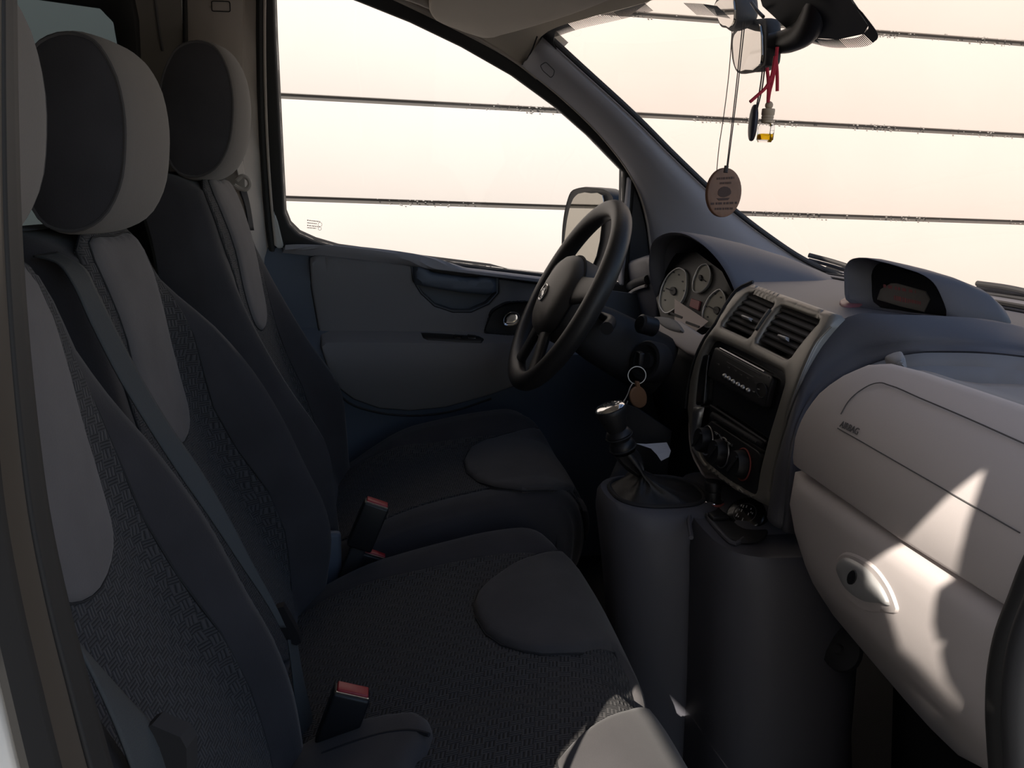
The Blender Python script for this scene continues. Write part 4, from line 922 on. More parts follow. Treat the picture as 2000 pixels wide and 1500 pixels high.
# ---- instrument hood and cluster
hf = [(1287, 600, 1.625), (1275, 565, 1.63), (1268, 530, 1.63), (1268, 497, 1.625), (1274, 474, 1.605), (1288, 460, 1.575), (1310, 453, 1.54), (1338, 456, 1.50), (1366, 471, 1.46), (1392, 494, 1.42), (1414, 522, 1.385), (1430, 552, 1.355), (1440, 582, 1.335), (1436, 604, 1.325), (1424, 622, 1.32)]
hoodf = [V(p) for p in cr([tuple(at(x, y, Y=Y)) for x, y, Y in hf], 3)]
mid = sum(hoodf, V((0, 0, 0)))/len(hoodf)
rows = []
for d, k, dz in ((0.034, 0.955, -0.003), (0.02, 0.955, -0.003), (0.004, 0.955, -0.002), (0.0, 0.975, 0), (0.003, 0.992, 0), (0.012, 1.0, 0), (0.06, 1.0, -0.006), (0.12, 0.99, -0.018), (0.20, 0.95, -0.042), (0.28, 0.85, -0.075), (0.34, 0.7, -0.13)):
    rows.append([V((p.x+d+(0 if d < 0.1 else (d-0.1)*0.2), mid.y+(p.y-mid.y)*k, (p.z+dz-0.05*max(0, d-0.04)/0.2*sstep(1.42, 1.34, p.y)) if d > 0.05 else mid.z+(p.z-mid.z)*k+dz)) for p in hoodf])
loft('instrument_hood', rows, 'dash_dark', dash, solid=0.002, angle=60)
CLU = Surf(0, lambda y, z: 0.640-0.30*(y-1.47)+(z-0.93)*0.35)
cf = patch('instrument_cluster', CLU, CLU.px([(1280, 575), (1288, 520), (1320, 495), (1360, 492), (1410, 530), (1440, 590), (1425, 625), (1380, 660), (1330, 640), (1290, 618)]), 'black_plastic', dash, h=0.0, edge=0, depth=0.01)
g1 = cr([(1293, 600), (1293, 580), (1301, 552), (1315, 533), (1331, 525), (1342, 531), (1345, 550), (1342, 575), (1334, 592), (1320, 606), (1304, 613)], 3, True)
g2 = cr([(1357, 560), (1362, 538), (1374, 520), (1384, 518), (1391, 530), (1390, 550), (1380, 566), (1368, 573), (1359, 570)], 3, True)
g3 = cr([(1376, 617), (1382, 595), (1396, 575), (1410, 567), (1420, 580), (1421, 600), (1412, 622), (1396, 640), (1382, 640)], 3, True)
for gg, nm in ((g1, 'speed_gauge'), (g2, 'small_gauge'), (g3, 'rev_gauge')):
    q = CLU.px(gg); go = patch(nm, CLU, q, 'gauge_face', cf, h=0.004, edge=0.001, depth=0)
    P = [tuple(CLU.pos(a, b, 0.006)) for a, b in q]; v, f = tube_vf(P+[P[0]], 0.0016, 6); mk('gauge_ring', v, f, 'silver_paint', cf)
def disc(px, py, rx, ry, mt, nm, hh): patch(nm, CLU, CLU.px(ellipse(px, py, rx, ry, 16)), mt, cf, h=hh, edge=0.001, depth=-hh+0.003)
disc(1319, 570, 6.5, 8.5, 'gauge_mark', 'needle_hub', 0.008); disc(1404, 608, 6.5, 8, 'gauge_mark', 'needle_hub', 0.008); disc(1372, 544, 3.5, 6, 'gauge_mark', 'needle_hub', 0.008)
line('needle', CLU, CLU.px([(1319, 570), (1306, 565)]), 0.0012, 'gauge_mark', cf, h=0.0075)
line('needle', CLU, CLU.px([(1404, 608), (1389, 600)]), 0.0012, 'gauge_mark', cf, h=0.0075)
line('needle', CLU, CLU.px([(1372, 544), (1384, 552)]), 0.0010, 'gauge_mark', cf, h=0.0075)
tks = []
for cx, cy, rx, ry, n0 in ((1319, 569, 20, 36, 9), (1400, 605, 17, 30, 7)):
    for k in range(n0):
        a = math.radians(150+k*240/(n0-1)); x, y = cx+rx*math.cos(a), cy+ry*math.sin(a)
        tks.append(patch('', CLU, CLU.px([(x-1.6, y-1.6), (x+1.6, y-1.2), (x+1.6, y+1.8), (x-1.6, y+1.4)]), 'gauge_mark', raw=True, h=0.0048, edge=0, depth=-0.004))
mk('gauge_numbers', *join_vf(tks), 'gauge_mark', cf, smooth=False)
patch('warning_display', CLU, CLU.px([(1352, 583), (1370, 589), (1366, 608), (1348, 600)]), 'lcd_red', cf, h=0.004, edge=0.001, depth=0)
# bright reflection on the gauge lens, painted as a pale sheet with dark bars
lens_refl = thing('paper_slip', 'pale paper slip with two black bars propped inside the instrument hood', 'paper', CLU.pos(1.45, 0.88, 0.01))
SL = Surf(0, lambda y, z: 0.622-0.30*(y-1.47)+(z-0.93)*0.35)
sp = patch('sheet', SL, SL.px([(1318, 583), (1330, 592), (1384, 628), (1375, 636), (1358, 648), (1318, 624)]), 'card', lens_refl, h=0.001, edge=0, depth=0.0004)
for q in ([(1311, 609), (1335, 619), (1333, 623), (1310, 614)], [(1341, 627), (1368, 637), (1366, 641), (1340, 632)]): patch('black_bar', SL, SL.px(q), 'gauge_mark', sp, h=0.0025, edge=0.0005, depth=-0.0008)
# lip below the cluster, knee panel, left end of the dashboard
LIP = Surf(0, lambda y, z: 0.585+(z-0.88)*0.55)
patch('cluster_lip', LIP, LIP.px([(1276, 622), (1300, 620), (1330, 628), (1356, 645), (1372, 655), (1402, 642), (1384, 670), (1370, 700), (1340, 690), (1300, 660), (1280, 640)]), 'dash_grey', dash, h=0.004, edge=0.006, depth=0.02)
patch('lip_pad', LIP, cr(LIP.px([(1280, 622), (1310, 622), (1332, 636), (1341, 652), (1320, 650), (1295, 638)]), 3, True), 'tray_grey', dash, h=0.008, edge=0.004, depth=0)
KN = Surf(0, lambda y, z: 0.62+0.10*sstep(0.8, 0.5, z))
patch('knee_panel', KN, [(1.22, 0.865), (1.80, 0.865), (1.80, 0.42), (1.22, 0.42)], 'soft_black', dash, h=0.0, edge=0.01, depth=0.02, step=0.08)
patch('knee_lid', KN, cr(KN.px([(1200, 640), (1300, 668), (1380, 720), (1350, 800), (1290, 850), (1180, 800)]), 4, True), 'soft_black', dash, h=0.012, edge=0.015, depth=0.0)
binp = [at(1216, 790, Y=1.30), at(1240, 798, Y=1.29), at(1262, 812, Y=1.28), at(1310, 845, Y=1.265)]
loft('bin_wall', [[p+V((0.004, 0.004, -0.002)), p, p+V((0, 0, -0.06)), p+V((0, 0, -0.2))] for p in binp], 'soft_black', dash, solid=0.006)
mk('bin_floor', [p+V((0, 0, -0.10)) for p in binp]+[p+V((-0.05, -0.11, -0.10)) for p in binp], [(0, 1, 5, 4), (1, 2, 6, 5), (2, 3, 7, 6)], 'soft_black', dash).modifiers.new('solid', 'SOLIDIFY').thickness = 0.006
LE = Surf(0, lambda y, z: 0.605-0.25*(z-0.93)+0.3*max(0, 1.72-y)*0.2)
patch('left_pad', LE, LE.px([(1195, 560), (1205, 530), (1225, 512), (1260, 500), (1292, 500), (1292, 640), (1230, 640)]), 'dash_dark', dash, h=0.01, edge=0.012, depth=0.02)
patch('left_vent', LE, LE.px([(1206, 540), (1222, 534), (1230, 538), (1212, 562)]), 'black_plastic', dash, h=0.013, edge=0.002, depth=0)
for k in (0, 1): line('left_vent_trim', LE, LE.px([(1216, 541+7*k), (1230, 536+6*k)]), 0.0016, 'chrome', dash, h=0.015)
line('surround_rib', LE, LE.px([(1208, 592), (1222, 570), (1245, 553), (1275, 543)]), 0.010, 'soft_black', dash, h=0.012, seg=10)
line('surround_edge', LE, LE.px([(1222, 600), (1232, 580), (1250, 565), (1275, 555)]), 0.004, 'dash_grey', dash, h=0.017)
# ---- centre console below the stack
def ring_at(c, rx, ry, z, n=32, sq=2.6, rot=0.0):
    out = []
    for i in range(n):
        t = 2*math.pi*i/n; cx, sx = math.cos(t), math.sin(t)
        x = rx*math.copysign(abs(cx)**(2/sq), cx); y = ry*math.copysign(abs(sx)**(2/sq), sx)
        out.append(V((c[0]+x*math.cos(rot)-y*math.sin(rot), c[1]+x*math.sin(rot)+y*math.cos(rot), z)))
    return out
con = thing('centre_console', 'dark grey floor console carrying the gear lever and the lighter socket', 'console', (0.47, 1.08, 0.2))
rows = []
for z, rx, ry, cx, cy in ((0.662, 0.070, 0.060, .43, 1.115), (0.664, 0.088, 0.078, .43, 1.115), (0.655, 0.098, 0.088, .435, 1.115), (0.63, 0.104, 0.094, .44, 1.115), (0.55, 0.105, 0.098, .455, 1.115), (0.40, 0.103, 0.10, .475, 1.115), (0.28, 0.105, 0.10, .49, 1.115), (0.20, 0.12, 0.105, .50, 1.115)):
    rows.append(ring_at((cx, cy), rx, ry, z))
loft('gear_pedestal', rows, 'dash_dark', con, cu=True, cap0=True, angle=60)
rows = []
for z, rx, ry, cx, cy in ((0.652, 0.082, 0.082, .550, .985), (0.655, 0.098, 0.098, .555, .985), (0.645, 0.108, 0.106, .562, .985), (0.61, 0.115, 0.112, .568, .985), (0.50, 0.115, 0.118, .575, .985), (0.35, 0.115, 0.12, .585, .985), (0.2, 0.125, 0.125, .60, .985)):
    rows.append(ring_at((cx, cy), rx, ry, z, sq=3.2))
loft('socket_pedestal', rows, 'dash_dark', con, cu=True, cap0=True, angle=60)
box('bridge', (0.60, 1.09, 0.60), (0.20, 0.26, 0.13), 'dash_dark', con, bev=0.03)
CT = Surf(2, lambda x, y: 0.655)
patch('socket_tray', CT, cr([CT.ab(CT.hit(x, y)) for x, y in [(1362, 984), (1385, 962), (1420, 962), (1480, 1005), (1500, 1040), (1480, 1060), (1440, 1060), (1400, 1030)]], 3, True), 'soft_black', con, h=0.003, edge=0.004, depth=0)
tube('tray_rim', cr([tuple(CT.hit(x, y)) for x, y in [(1350, 1050), (1347, 1010), (1362, 984), (1400, 1032), (1437, 1062), (1452, 1052)]], 4), 0.0035, 'dash_dark', con, 8)
lg = thing('lighter', 'black cigarette lighter plug in a red-ringed socket on the console', 'lighter', CT.hit(1391, 985))
p = CT.hit(1391, 986)+V((0, 0, 0.007)); v, f = torus_vf(p, V((1, 0, 0)), V((0, 1, 0)), 0.016, 0.0022, 28, 8); mk('ring', v, f, 'chrome', lg)
v, f = torus_vf(p-V((0, 0, 0.001)), V((1, 0, 0)), V((0, 1, 0)), 0.0195, 0.0022, 28, 8); mk('red_ring', v, f, 'print_red', lg)
lathe('plug', p, V((-0.05, 0.05, 1)), [(0.0, 0), (0.0125, 0), (0.0125, 0.014), (0.0115, 0.016), (0.0135, 0.018), (0.0135, 0.030), (0.011, 0.033), (0, 0.033)], 'black_plastic', lg, 22)
gc = CT.hit(1447, 1022)+V((0, 0, 0.004))
gt = thing('round_gadget', 'round black tin with small white print lying in the console tray', 'tin', gc)
ax_ = V((-0.55, -0.35, 0.75)).normalized(); lathe('case', gc+V((0.012, 0.005, 0.002)), ax_, [(0.0, -0.008), (0.026, -0.008), (0.030, -0.004), (0.030, 0.010), (0.026, 0.013), (0, 0.014)], 'gloss_black', gt, 28)
e1 = ax_.orthogonal().normalized(); e2_ = ax_.cross(e1)
v, f = torus_vf(gc+V((0.012, 0.005, 0.002))+ax_*0.0135, e1, e2_, 0.017, 0.0005, 26, 5); mk('print_ring', v, f, 'seam_grey', gt)
rr = random.Random(5); dv = []
for k in range(14):
    q = gc+V((0.012, 0.005, 0.002))+ax_*0.0142+e1*rr.uniform(-0.012, 0.012)+e2_*rr.uniform(-0.012, 0.012); dv.append(box_vf(q, rr.uniform(0.002, 0.005), 0.0012, 0.0006, (e1, e2_, ax_)))
mk('print', *join_vf(dv), 'print_white', gt, smooth=False)
box('tab', gc+V((-0.03, 0.014, 0.002)), (0.028, 0.02, 0.008), 'black_plastic', gt, bev=0.003)
# ---- gear lever
gl_ = thing('gear_lever', 'gear lever with chrome-topped knob and black leather boot', 'gear lever', (0.43, 1.115, 0.664))
kt = at(1193, 801, Y=1.115); nb = at(1216, 872, Y=1.115); axg = (kt-nb).normalized()
def at_ax(t): return nb+(kt-nb)*t
lathe('knob', at_ax(0.42), axg, [(0.013, 0), (0.017, 0.006), (0.021, 0.022), (0.0245, 0.034), (0.025, 0.039), (0.023, 0.042), (0.0, 0.043)], 'leather', gl_, 26)
cp_ = lathe('knob_cap', at_ax(0.42)+axg*0.0405, axg, [(0.0235, 0), (0.024, 0.002), (0.021, 0.005), (0.012, 0.0068), (0, 0.0072)], 'chrome', gl_, 26)
ecx = axg.cross(V((0, 1, 0))).normalized(); ecy = V((0, 1, 0))
cc_ = at_ax(0.42)+axg*0.0475
gv = [box_vf(cc_+ecx*x+ecy*y, sx, sy, 0.0012, (ecx, ecy, axg)) for x, y, sx, sy in ((-0.007, 0, 0.002, 0.014), (0, 0, 0.002, 0.014), (0.007, 0, 0.002, 0.014), (0, 0, 0.014, 0.002))]
mk('shift_pattern', *join_vf(gv), 'gauge_mark', cp_, smooth=False)
lathe('collar', at_ax(-0.12), axg, [(0.013, 0), (0.020, 0.003), (0.0215, 0.010), (0.019, 0.016), (0.016, 0.019), (0.019, 0.023), (0.021, 0.030), (0.018, 0.036), (0.013, 0.040)], 'black_plastic', gl_, 24)
for h in (0.006, 0.027):
    v, f = torus_vf(at_ax(-0.12)+axg*h, ecx, ecy, 0.0212, 0.0012, 26, 6); mk('collar_ring', v, f, 'soft_black', gl_)
base = ring_at((0.43, 1.115), 0.074, 0.064, 0.664, 48)
rows = []
topc = at_ax(-0.15)
for k, t in enumerate((0, 0.05, 0.14, 0.26, 0.4, 0.55, 0.7, 0.85, 1.0)):
    r = []
    for i, p in enumerate(base):
        a = 2*math.pi*i/48; q = topc+(ecx*math.cos(a)+ecy*math.sin(a))*0.018
        sag = (1-t)**2.4; c = V((0.43, 1.115, 0.664)).lerp(topc, t); d = (p-V((0.43, 1.115, 0.664)))
        fold = 1+0.20*math.sin(5*a+1.2*t*4)*math.sin(math.pi*t)**0.8+0.07*math.sin(11*a+2)*math.sin(math.pi*t)
        dd = d.lerp(q-topc, 1-sag) if t < 1 else q-topc
        r.append(c+dd*fold+V((0, 0, 0.004*math.sin(9*a)*math.sin(math.pi*t))))
    rows.append(r)
loft('boot', rows, 'leather', gl_, cu=True, angle=80)
v, f = tube_vf([tuple(p) for p in base]+[tuple(base[0])], 0.004, 8); mk('boot_frame', v, f, 'soft_black', gl_)
pp = thing('paper_sheet', 'pale bluish paper sheet tucked in the console bin behind the gear lever', 'paper', at(1280, 885, Y=1.2))
P = [at(x, y, Y=Y) for x, y, Y in [(1242, 866, 1.24), (1262, 867, 1.235), (1302, 864, 1.23), (1310, 880, 1.21), (1306, 892, 1.2), (1291, 900, 1.195), (1283, 888, 1.205), (1272, 876, 1.22)]]
v = P+[p+V((0.001, 0.001, -0.001)) for p in P]; n_ = len(P)
mk('sheet', v, [tuple(range(n_)), tuple(range(2*n_-1, n_-1, -1))]+[(i, (i+1) % n_, n_+(i+1) % n_, n_+i) for i in range(n_)], 'paper', pp, smooth=False)
# ================================================================== STEERING
SWC = at(1105, 577, Y=1.475); e_up = V((0.461, 0, 0.887)).normalized(); e_l = V((0, 1, 0)); n_w = e_l.cross(e_up); n_w = n_w if n_w.x < 0 else -n_w
swh = thing('steering_wheel', 'black steering wheel with worn rim and an oval badge on the grey hub', 'steering wheel', SWC)
RW = 0.189
v, f = torus_vf(SWC, e_l, e_up, RW, 0.019, 72, 14); mk('rim', v, f, 'wheel', swh)
def hubpt(u, w_, h): return SWC+e_l*u+e_up*w_+n_w*h
class HubS:
    def pos(s, a, b, h=0): 
        r2 = (a*a+b*b)/(0.11**2); return hubpt(a, b, 0.022-0.022*r2+h)
HS = HubS()
ho = cr([(-0.078, 0.035), (-0.04, 0.068), (0, 0.075), (0.04, 0.068), (0.078, 0.035), (0.082, -0.01), (0.066, -0.055), (0.03, -0.078), (-0.03, -0.078), (-0.066, -0.055), (-0.082, -0.01)], 4, True); ho = [(a*1.12, b*1.1-0.003) for a, b in ho]
patch('hub_cover', HS, ho, 'hub', swh, h=0.02, edge=0.02, depth=0.05, step=0.016)
line('hub_seam', HS, [(a*1.02, b*1.02) for a, b in ho], 0.0018, 'seam', swh, h=0.001, closed=True, n=1)
for a0, wd in ((12, 0.030), (168, 0.030), (247, 0.022), (293, 0.022)):
    a = math.radians(a0); d = e_l*math.cos(a)+e_up*math.sin(a); s = e_l*-math.sin(a)+e_up*math.cos(a); rows = []
    for t, wk, hh in ((0.05, 1.2, 0.006), (0.075, 1.1, 0.008), (0.10, 0.95, 0.006), (0.135, 0.85, 0.002), (0.165, 0.95, 0.0), (0.18, 1.1, 0.0)):
        c = SWC+d*t+n_w*hh; rows.append([c+s*(wd*wk*math.cos(b))+n_w*(0.010*math.sin(b)) for b in (2*math.pi*k/14 for k in range(14))])
    loft('spoke', rows, 'wheel', swh, cu=True, cap0=True, cap1=True)
bdg = patch('badge', HS, ellipse(0, -0.016, 0.0205, 0.0165, 28), 'hub', swh, h=0.0215, edge=0.002, depth=-0.015)
P = [tuple(HS.pos(a, b, 0.0222)) for a, b in ellipse(0, -0.016, 0.0205, 0.0165, 30)]; v, f = tube_vf(P+[P[0]], 0.0016, 6); mk('badge_ring', v, f, 'chrome', bdg)
for q in ([(-0.011, 0.004), (-0.005, 0.004), (-0.003, 0.022), (-0.007, 0.020)], [(0.011, 0.004), (0.005, 0.004), (0.003, 0.022), (0.007, 0.020)], [(-0.004, 0.006), (0.004, 0.006), (0.002, 0.015), (-0.002, 0.015)], [(-0.012, 0.001), (0.012, 0.001), (0.011, 0.0035), (-0.011, 0.0035)]):
    patch('badge_mark', HS, [(a, b-0.028) for a, b in q], 'chrome', bdg, h=0.0232, edge=0.0006, depth=-0.02)
col_ = thing('steering_column', 'black steering column shroud with ignition lock and control stalks', 'steering column', SWC+V((0.12, 0, -0.06)))
axc = -n_w
rows = []
for t, r1, r2 in ((0.03, 0.045, 0.040), (0.05, 0.058, 0.050), (0.10, 0.064, 0.058), (0.16, 0.068, 0.062), (0.24, 0.07, 0.066)):
    c = SWC+axc*t-e_up*0.035; rows.append([c+e_l*(r1*math.copysign(abs(math.cos(b))**0.7, math.cos(b)))+e_up*(r2*math.copysign(abs(math.sin(b))**0.7, math.sin(b))) for b in (2*math.pi*k/24 for k in range(24))])
loft('shroud', rows, 'soft_black', col_, cu=True, cap0=True, cap1=True)
for sy, px_, py_ in ((-1, 1205, 690), (1, 1090, 560)):
    p = SWC+axc*0.07; q = p+e_l*sy*0.17+e_up*-0.015+n_w*0.02
    tube('stalk', cr([tuple(p+e_l*sy*0.05), tuple(p+e_l*sy*0.11), tuple(q)], 5), lambda t: 0.008+0.004*t, 'black_plastic', col_, 12)
p = at(1252, 632, Y=1.36); lathe('light_knob', p, V((-1, -0.3, 0.3)), [(0.018, -0.03), (0.018, 0), (0.014, 0.004), (0, 0.005)], 'black_plastic', col_, 20)
ig = at(1262, 705, Y=1.37); ign = V((-0.9, -0.45, 0.25)).normalized()
lathe('ignition_ring', ig, ign, [(0.040, -0.03), (0.040, 0.0), (0.037, 0.004), (0.030, 0.004), (0.027, -0.004), (0.016, -0.004), (0.015, 0.004), (0, 0.004)], 'soft_black', col_, 28)
key = thing('car_key', 'car key in the ignition with a split ring and an oval tan leather tag', 'key', ig)
ke = ign.orthogonal().normalized()
box('key_head', ig+ign*0.018, (0.012, 0.022, 0.03), 'black_plastic', key, bev=0.003)
rc = at(1244, 733, Y=1.345); v, f = torus_vf(rc, V((0.93, -0.25, -0.2)).normalized(), V((0.25, 0.1, 0.96)).normalized(), 0.0165, 0.0011, 30, 6); mk('split_ring', v, f, 'dull_metal', key)
TG = Surf(1, lambda x, z: 1.335+0.35*(x-rc.x))
tgp = TG.px(cr([(1247, 754), (1258, 761), (1263, 777), (1260, 791), (1250, 797), (1238, 793), (1231, 782), (1231, 766), (1238, 757)], 3, True)); patch('leather_tag', TG, tgp, 'leather_tan', key, h=0.002, edge=0.002, depth=0.002)
patch('tag_loop', TG, TG.px([(1241, 744), (1248, 745), (1250, 758), (1242, 757)]), 'leather_tan', key, h=0.0025, edge=0.001, depth=0.002)
tube('clip_chain', cr([tuple(at(x, y, Y=1.335)) for x, y in [(1236, 748), (1231, 756), (1226, 770), (1221, 780), (1217, 788), (1222, 791), (1226, 783)]], 3), 0.0012, 'dull_metal', key, 6)
# ================================================================== MIRRORS, PENDANTS, SMALL THINGS
def prism(name, S, px_out, mt, parent, back, k=0.9, h=0.0, n=3):
    """solid with front outline on S, tapering backwards by the vector 'back'"""
    q = cr(S.px(px_out), n, True); F = [S.pos(a, b, h) for a, b in q]; c = sum(F, V((0, 0, 0)))/len(F); B = V(back)
    rows = [[c.lerp(p, 0.94) for p in F], [c.lerp(p, 0.985)-B*0.03 for p in F], [p+B*0.05 for p in F], [p+B*0.35 for p in F], [c.lerp(p, (1+k)/2)+B*0.75 for p in F], [c.lerp(p, k)+B*0.93 for p in F], [c.lerp(p, k*0.8)+B for p in F]]
    return loft(name, rows, mt, parent, cu=True, cap0=True, cap1=True, angle=60)
MIR = Surf(0, lambda y, z: 0.527+0.27*(y-1.05))
mm = thing('rear_view_mirror', 'black rear-view mirror on a curved arm, the larger lower one of the pair', 'mirror', MIR.hit(1470, 90))
prism('housing', MIR, [(1429, 100), (1429, 72), (1433, 60), (1450, 50), (1490, 36), (1497, 38), (1498, 80), (1496, 124), (1490, 132), (1460, 141), (1441, 142), (1435, 132)], 'soft_black', mm, (0.022, -0.008, 0.0), 0.93)
patch('glass', MIR, cr(MIR.px([(1436, 100), (1436, 76), (1439, 67), (1455, 58), (1486, 46), (1489, 50), (1492, 90), (1491, 122), (1487, 128), (1460, 137), (1445, 138), (1440, 130)]), 2, True), 'mirror_glass', mm, h=0.004, edge=0.001, depth=0.004, angle=20)
tube('arm', cr([tuple(at(x, y, X=X)) for x, y, X in [(1500, 84, .555), (1525, 82, .57), (1552, 74, .575), (1578, 55, .575), (1592, 25, .57), (1598, -10, .56), (1598, -60, .53)]], 4), lambda t: 0.013+0.006*math.sin(math.pi*t), 'black_plastic', mm, 14)
mc = thing('rear_view_mirror', 'small extra mirror above the main rear-view mirror', 'mirror', MIR.hit(1435, 20))
M2 = Surf(0, lambda y, z: 0.497+0.27*(y-1.05))
prism('housing', M2, [(1396, 10), (1400, 0), (1418, -12), (1436, -14), (1440, -5), (1441, 40), (1436, 54), (1420, 55), (1407, 49), (1401, 30)], 'soft_black', mc, (0.036, -0.010, 0.004), 0.8)
patch('glass', M2, cr(M2.px([(1399, 11), (1404, 3), (1420, -5), (1433, -6), (1437, 2), (1438, 38), (1433, 50), (1421, 51), (1410, 46), (1404, 30)]), 2, True), 'mirror_glass', mc, h=0.004, edge=0.001, depth=0.004, angle=20)
tube('bracket', cr([tuple(at(x, y, X=.53)) for x, y in [(1468, 5), (1480, 22), (1491, 33)]], 4), 0.0025, 'black_plastic', mc, 8)
# wooden disc on a long cord
wd = thing('wooden_pendant', 'round brown wooden pendant with burnt lettering hanging on a long thin cord', 'pendant', at(1414, 376, Y=1.0))
WD = Surf(1, lambda x, z: 1.0+0.5*(x-0.44))
q = WD.px(ellipse(1414, 376, 33, 48.5, 36, 0.12)); dsc = patch('disc', WD, q, 'wood', wd, h=0.0015, edge=0.001, depth=0.003)
for a, b in (((1451, 42), (1419, 330)), ((1455, 44), (1421, 330))): tube('cord', cr([tuple(at(*a, Y=0.99)), tuple(at((a[0]+b[0])/2+1, (a[1]+b[1])/2, Y=0.985)), tuple(at(*b, Y=0.985))], 4), 0.0007, 'dark_cord', wd, 6)
tube('loose_cord', cr([tuple(at(x, y, Y=1.06)) for x, y in [(1430, 60), (1424, 140), (1413, 230), (1404, 290), (1400, 332)]], 4), 0.0006, 'dark_cord', wd, 6)
tube('cord_knot', [tuple(at(1419, 324, Y=0.985)), tuple(at(1417, 337, Y=0.984))], 0.003, 'dark_cord', wd, 8)
dv = []
for i, (a, b, w_) in enumerate([((1398, 349), (1432, 347), 2.2), ((1404, 358), (1426, 357), 2.0), ((1386, 398), (1438, 396), 2.2), ((1394, 408), (1430, 407), 2.0)]): dv += dashes(a, b, w_, 8, 'wood_burn', None, WD, 0.0018, 60+i, 0.3)
mk('burnt_lettering', *join_vf(dv), 'wood_burn', dsc, smooth=False)
for qq in (cr([(1400, 380), (1402, 370), (1412, 364), (1424, 368), (1426, 378), (1418, 384), (1406, 385)], 2, True), [(1397, 387), (1424, 386), (1420, 391), (1402, 392)]): patch('burnt_emblem', WD, WD.px(qq), 'wood_burn', dsc, h=0.0019, edge=0.0003, depth=-0.0015)
# scent bottle on a red lace
sb = thing('scent_bottle', 'small glass scent bottle with wooden cap and yellow oil hanging on a red lace', 'air freshener', at(1493, 279, Y=1.05))
bt = at(1493, 278, Y=1.05); up3 = V((0.02, 0, 1)).normalized(); PXM = (at(1493, 240, Y=1.05)-bt).length/38
gs = []
def sq_lathe(name, base, prof, mt, par, sq=5.0, n=32):
    rows = []
    for r, h in prof:
        rows.append([V(base)+up3*h+V((0.85, -0.5, 0))*0 + V((r*math.copysign(abs(math.cos(a))**(2/sq), math.cos(a)), r*math.copysign(abs(math.sin(a))**(2/sq), math.sin(a)), 0)) for a in (2*math.pi*k/n for k in range(n))])
    return loft(name, rows, mt, par, cu=True, cap0=True, cap1=True, angle=50)
u_ = PXM
sq_lathe('glass_body', bt, [(11*u_, 0), (11.5*u_, 1*u_), (12*u_, 3*u_), (14*u_, 5*u_), (14*u_, 30*u_), (13*u_, 34*u_), (10*u_, 37*u_), (10*u_, 39*u_)], 'bottle_glass', sb)
sq_lathe('oil', bt, [(12.2*u_, 4.5*u_), (13*u_, 6*u_), (13*u_, 16*u_)], 'oil', sb)
lathe('wooden_cap', bt+up3*38*u_, up3, [(11.5*u_, 0), (11.5*u_, 4*u_), (12.5*u_, 5*u_), (11.5*u_, 9*u_), (12.5*u_, 10*u_), (11.5*u_, 14*u_), (13*u_, 16*u_), (13*u_, 25*u_), (12.6*u_, 27*u_), (0, 27*u_)], 'pale_wood', sb, 24)
lathe('wooden_ball', bt+up3*64*u_, up3, [(0, 0)]+[(8*u_*math.sin(t), 8*u_*(1-math.cos(t))) for t in (math.pi*k/10 for k in range(1, 10))]+[(0, 16*u_)], 'pale_wood', sb, 20)
for pts in ([(1500, 200), (1503, 180), (1508, 160), (1512, 140), (1516, 112), (1518, 92)], [(1500, 200), (1501, 170), (1500, 150), (1498, 132)], [(1465, 199), (1482, 184), (1495, 172), (1506, 152), (1511, 130), (1514, 110)], [(1518, 178), (1518, 150), (1517, 130), (1515, 112)]):
    tube('red_lace', cr([tuple(at(x, y, Y=1.045)) for x, y in pts], 5), 0.0024, 'red_cord', sb, 8)
# dark stone pendant
sp_ = thing('stone_pendant', 'flat dark blue stone pendant hanging beside the scent bottle', 'pendant', at(1471, 240, Y=1.03))
c = at(1471, 240, Y=1.06); rows = []
for k in range(13):
    t = math.pi*k/12; rz = math.cos(t); rr_ = max(0.02, math.sin(t)**0.7)
    rows.append([c+V((0.006*rr_*math.cos(a)+0.006*rr_*0.4*math.sin(a), 0.013*rr_*math.sin(a), 0.0245*rz)) for a in (2*math.pi*j/18 for j in range(18))])
loft('stone', rows, 'stone', sp_, cu=True, cap0=True, cap1=True)
for d in (0, 4): tube('cord', cr([tuple(at(1490+d, 130, Y=1.05)), tuple(at(1484+d, 175, Y=1.05)), tuple(at(1476+d*0.6, 215, Y=1.05))], 4), 0.0010, 'dark_cord', sp_, 6)
# outside mirror
MEX = Surf(0, lambda y, z: 0.565-0.35*(y-2.0))
xm = thing('door_mirror', 'black outside mirror beyond the driver window with rain-streaked glass', 'mirror', MEX.hit(1150, 440))
prism('housing', MEX, [(1098, 480), (1100, 440), (1108, 395), (1116, 374), (1132, 366), (1160, 366), (1190, 373), (1200, 385), (1200, 440), (1190, 520), (1165, 545), (1115, 535), (1098, 515)], 'black_plastic', xm, (0.10, 0.03, 0.0), 0.75)
patch('glass', MEX, cr(MEX.px([(1106, 485), (1109, 450), (1116, 410), (1124, 388), (1134, 378), (1160, 377), (1181, 381), (1184, 395), (1180, 440), (1170, 500), (1155, 528), (1120, 522), (1108, 505)]), 2, True), 'mirror_glass', xm, h=0.008, edge=0.001, depth=0.0, angle=20)
prism('mount', Surf(0, lambda y, z: 0.60), [(1196, 385), (1212, 390), (1216, 480), (1212, 545), (1196, 545)], 'soft_black', xm, (0.06, 0.0, 0.0), 0.9)
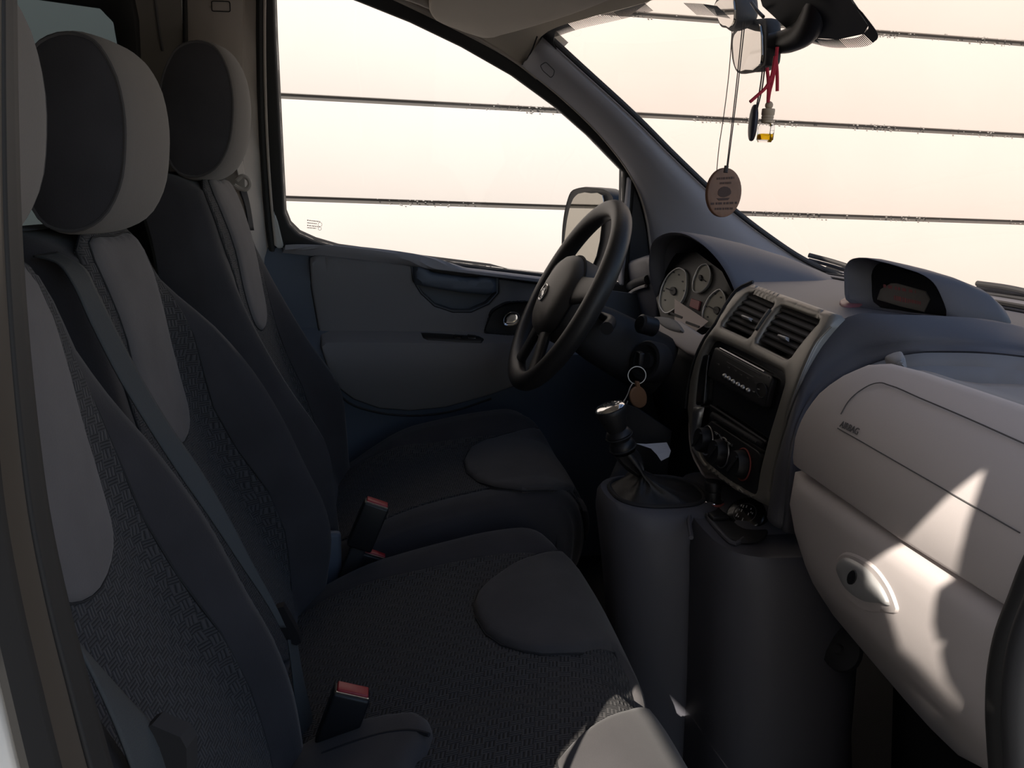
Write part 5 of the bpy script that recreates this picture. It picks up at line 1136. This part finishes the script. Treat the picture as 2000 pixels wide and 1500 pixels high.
# wipers outside the windscreen
for nm, pts in (('wiper on the right beyond the dashboard top', [(1880, 563), (1940, 572), (2000, 586), (2100, 612)]), ('wiper low in the far corner of the windscreen', [(1556, 506), (1600, 518), (1650, 534), (1700, 548)])):
    wo = thing('windscreen_wiper', 'black '+nm, 'wiper', WS.hit(*pts[1]))
    for k, (dy, r) in enumerate(((0, 0.0055), (9, 0.004), (18, 0.003))):
        tube(('arm', 'blade', 'rubber')[k], cr([tuple(WS.hit(x, y+dy)+V((0.03, 0, 0.01))) for x, y in pts], 4), r, 'rubber', wo, 8)
# sun visor folded up against the headliner, grab handle
VIS = Surf(2, lambda x, y: 1.442+0.16*max(0, 1.66-y)-0.12*(x-0.2), flip=True)
vz = thing('sun_visor', 'beige grey sun visor folded up above the driver window', 'sun visor', VIS.pos(0.25, 1.55, 0))
vq = cr([VIS.ab(VIS.hit(x, y)) for x, y in [(846, -20), (838, 14), (850, 32), (900, 52), (945, 66), (982, 62), (1060, 40), (1150, 10), (1230, -25)]]+[(0.42, 1.0), (0.12, 1.0)], 3, False)
patch('panel', VIS, vq, 'headliner', vz, h=0.010, edge=0.010, depth=0.006, step=0.05)
gh_ = thing('grab_handle', 'pale grab handle stub at the top edge above the driver window', 'grab handle', at(845, 8, Y=1.6))
tube('grip', cr([tuple(at(x, y, Y=1.60)) for x, y in [(790, -12), (820, -2), (842, 6), (858, 0), (866, -14)]], 5), 0.010, 'pillar_trim', gh_, 12)
# ================================================================== ADDED SUN BLOCKER OUTSIDE THE PASSENGER DOOR (behind the camera)
# made-up, unseen sun blocker on poles; its two holes shape the sun patches
TY = -0.62
BLK = Surf(1, lambda x, z: TY)
def along_sun(p):
    q = p+SUN_DIR*((TY-p.y)/SUN_DIR.y); return (q.x, q.z)
cres = [(1925, 913), (1895, 935), (1850, 970), (1800, 1020), (1762, 1060), (1716, 1088), (1690, 1106), (1692, 1150), (1732, 1186), (1746, 1230), (1755, 1270), (1770, 1310), (1790, 1350), (1815, 1385), (1838, 1408), (1846, 1375), (1846, 1330), (1838, 1290), (1836, 1272), (1846, 1250), (1830, 1254), (1822, 1220), (1825, 1180), (1833, 1150), (1866, 1127), (1875, 1080), (1890, 1020), (1910, 960)]
GL2 = Surf(0, lambda y, z: GXf(z)-(0.004 if z > 0.805 else 0.014))
sun_hole1 = [along_sun(GL2.hit(x, y)) for x, y in cres]
seat_edge = [V(CS.pos(a, b, 0.006)) for a, b in CS.px([(1210, 1326), (1192, 1364), (1170, 1400), (1135, 1436), (1092, 1486)])]
sun_hole2 = [along_sun(p) for p in seat_edge]
t2b = [along_sun(V((0.10, 0.55, 0.55))), along_sun(V((0.10, 0.44, 0.55))), along_sun(V((0.33, 0.44, 0.50))), along_sun(V((0.302, 0.46, 0.553))), along_sun(V((0.287, 0.715, 0.556)))]
sun_hole2 = sun_hole2+t2b
print('TEARS', [tuple(round(c, 3) for c in p) for p in sun_hole1][::4], [tuple(round(c, 3) for c in p) for p in sun_hole2])
sun_blocker = thing('tarpaulin_screen', 'torn grey tarpaulin on a pole frame outside the open passenger door', 'tarpaulin', (-0.4, TY, -0.3))
TX0, TX1, TZ1 = -1.0, 0.25, 2.35
patch('sheet', BLK, [(TX0, -0.2), (TX1, -0.2), (TX1, TZ1), (TX0, TZ1)], 'tarp', sun_blocker, h=0.001, edge=0, depth=0.001, holes=[sun_hole1, sun_hole2], step=0.12)
for x in (TX0, TX1): tube('pole', [(x, TY-0.02, -0.31), (x, TY-0.02, TZ1+0.05)], 0.018, 'dull_metal', sun_blocker, 12)
tube('cross_pole', [(TX0, TY-0.02, TZ1+0.02), (TX1, TY-0.02, TZ1+0.02)], 0.016, 'dull_metal', sun_blocker, 12)
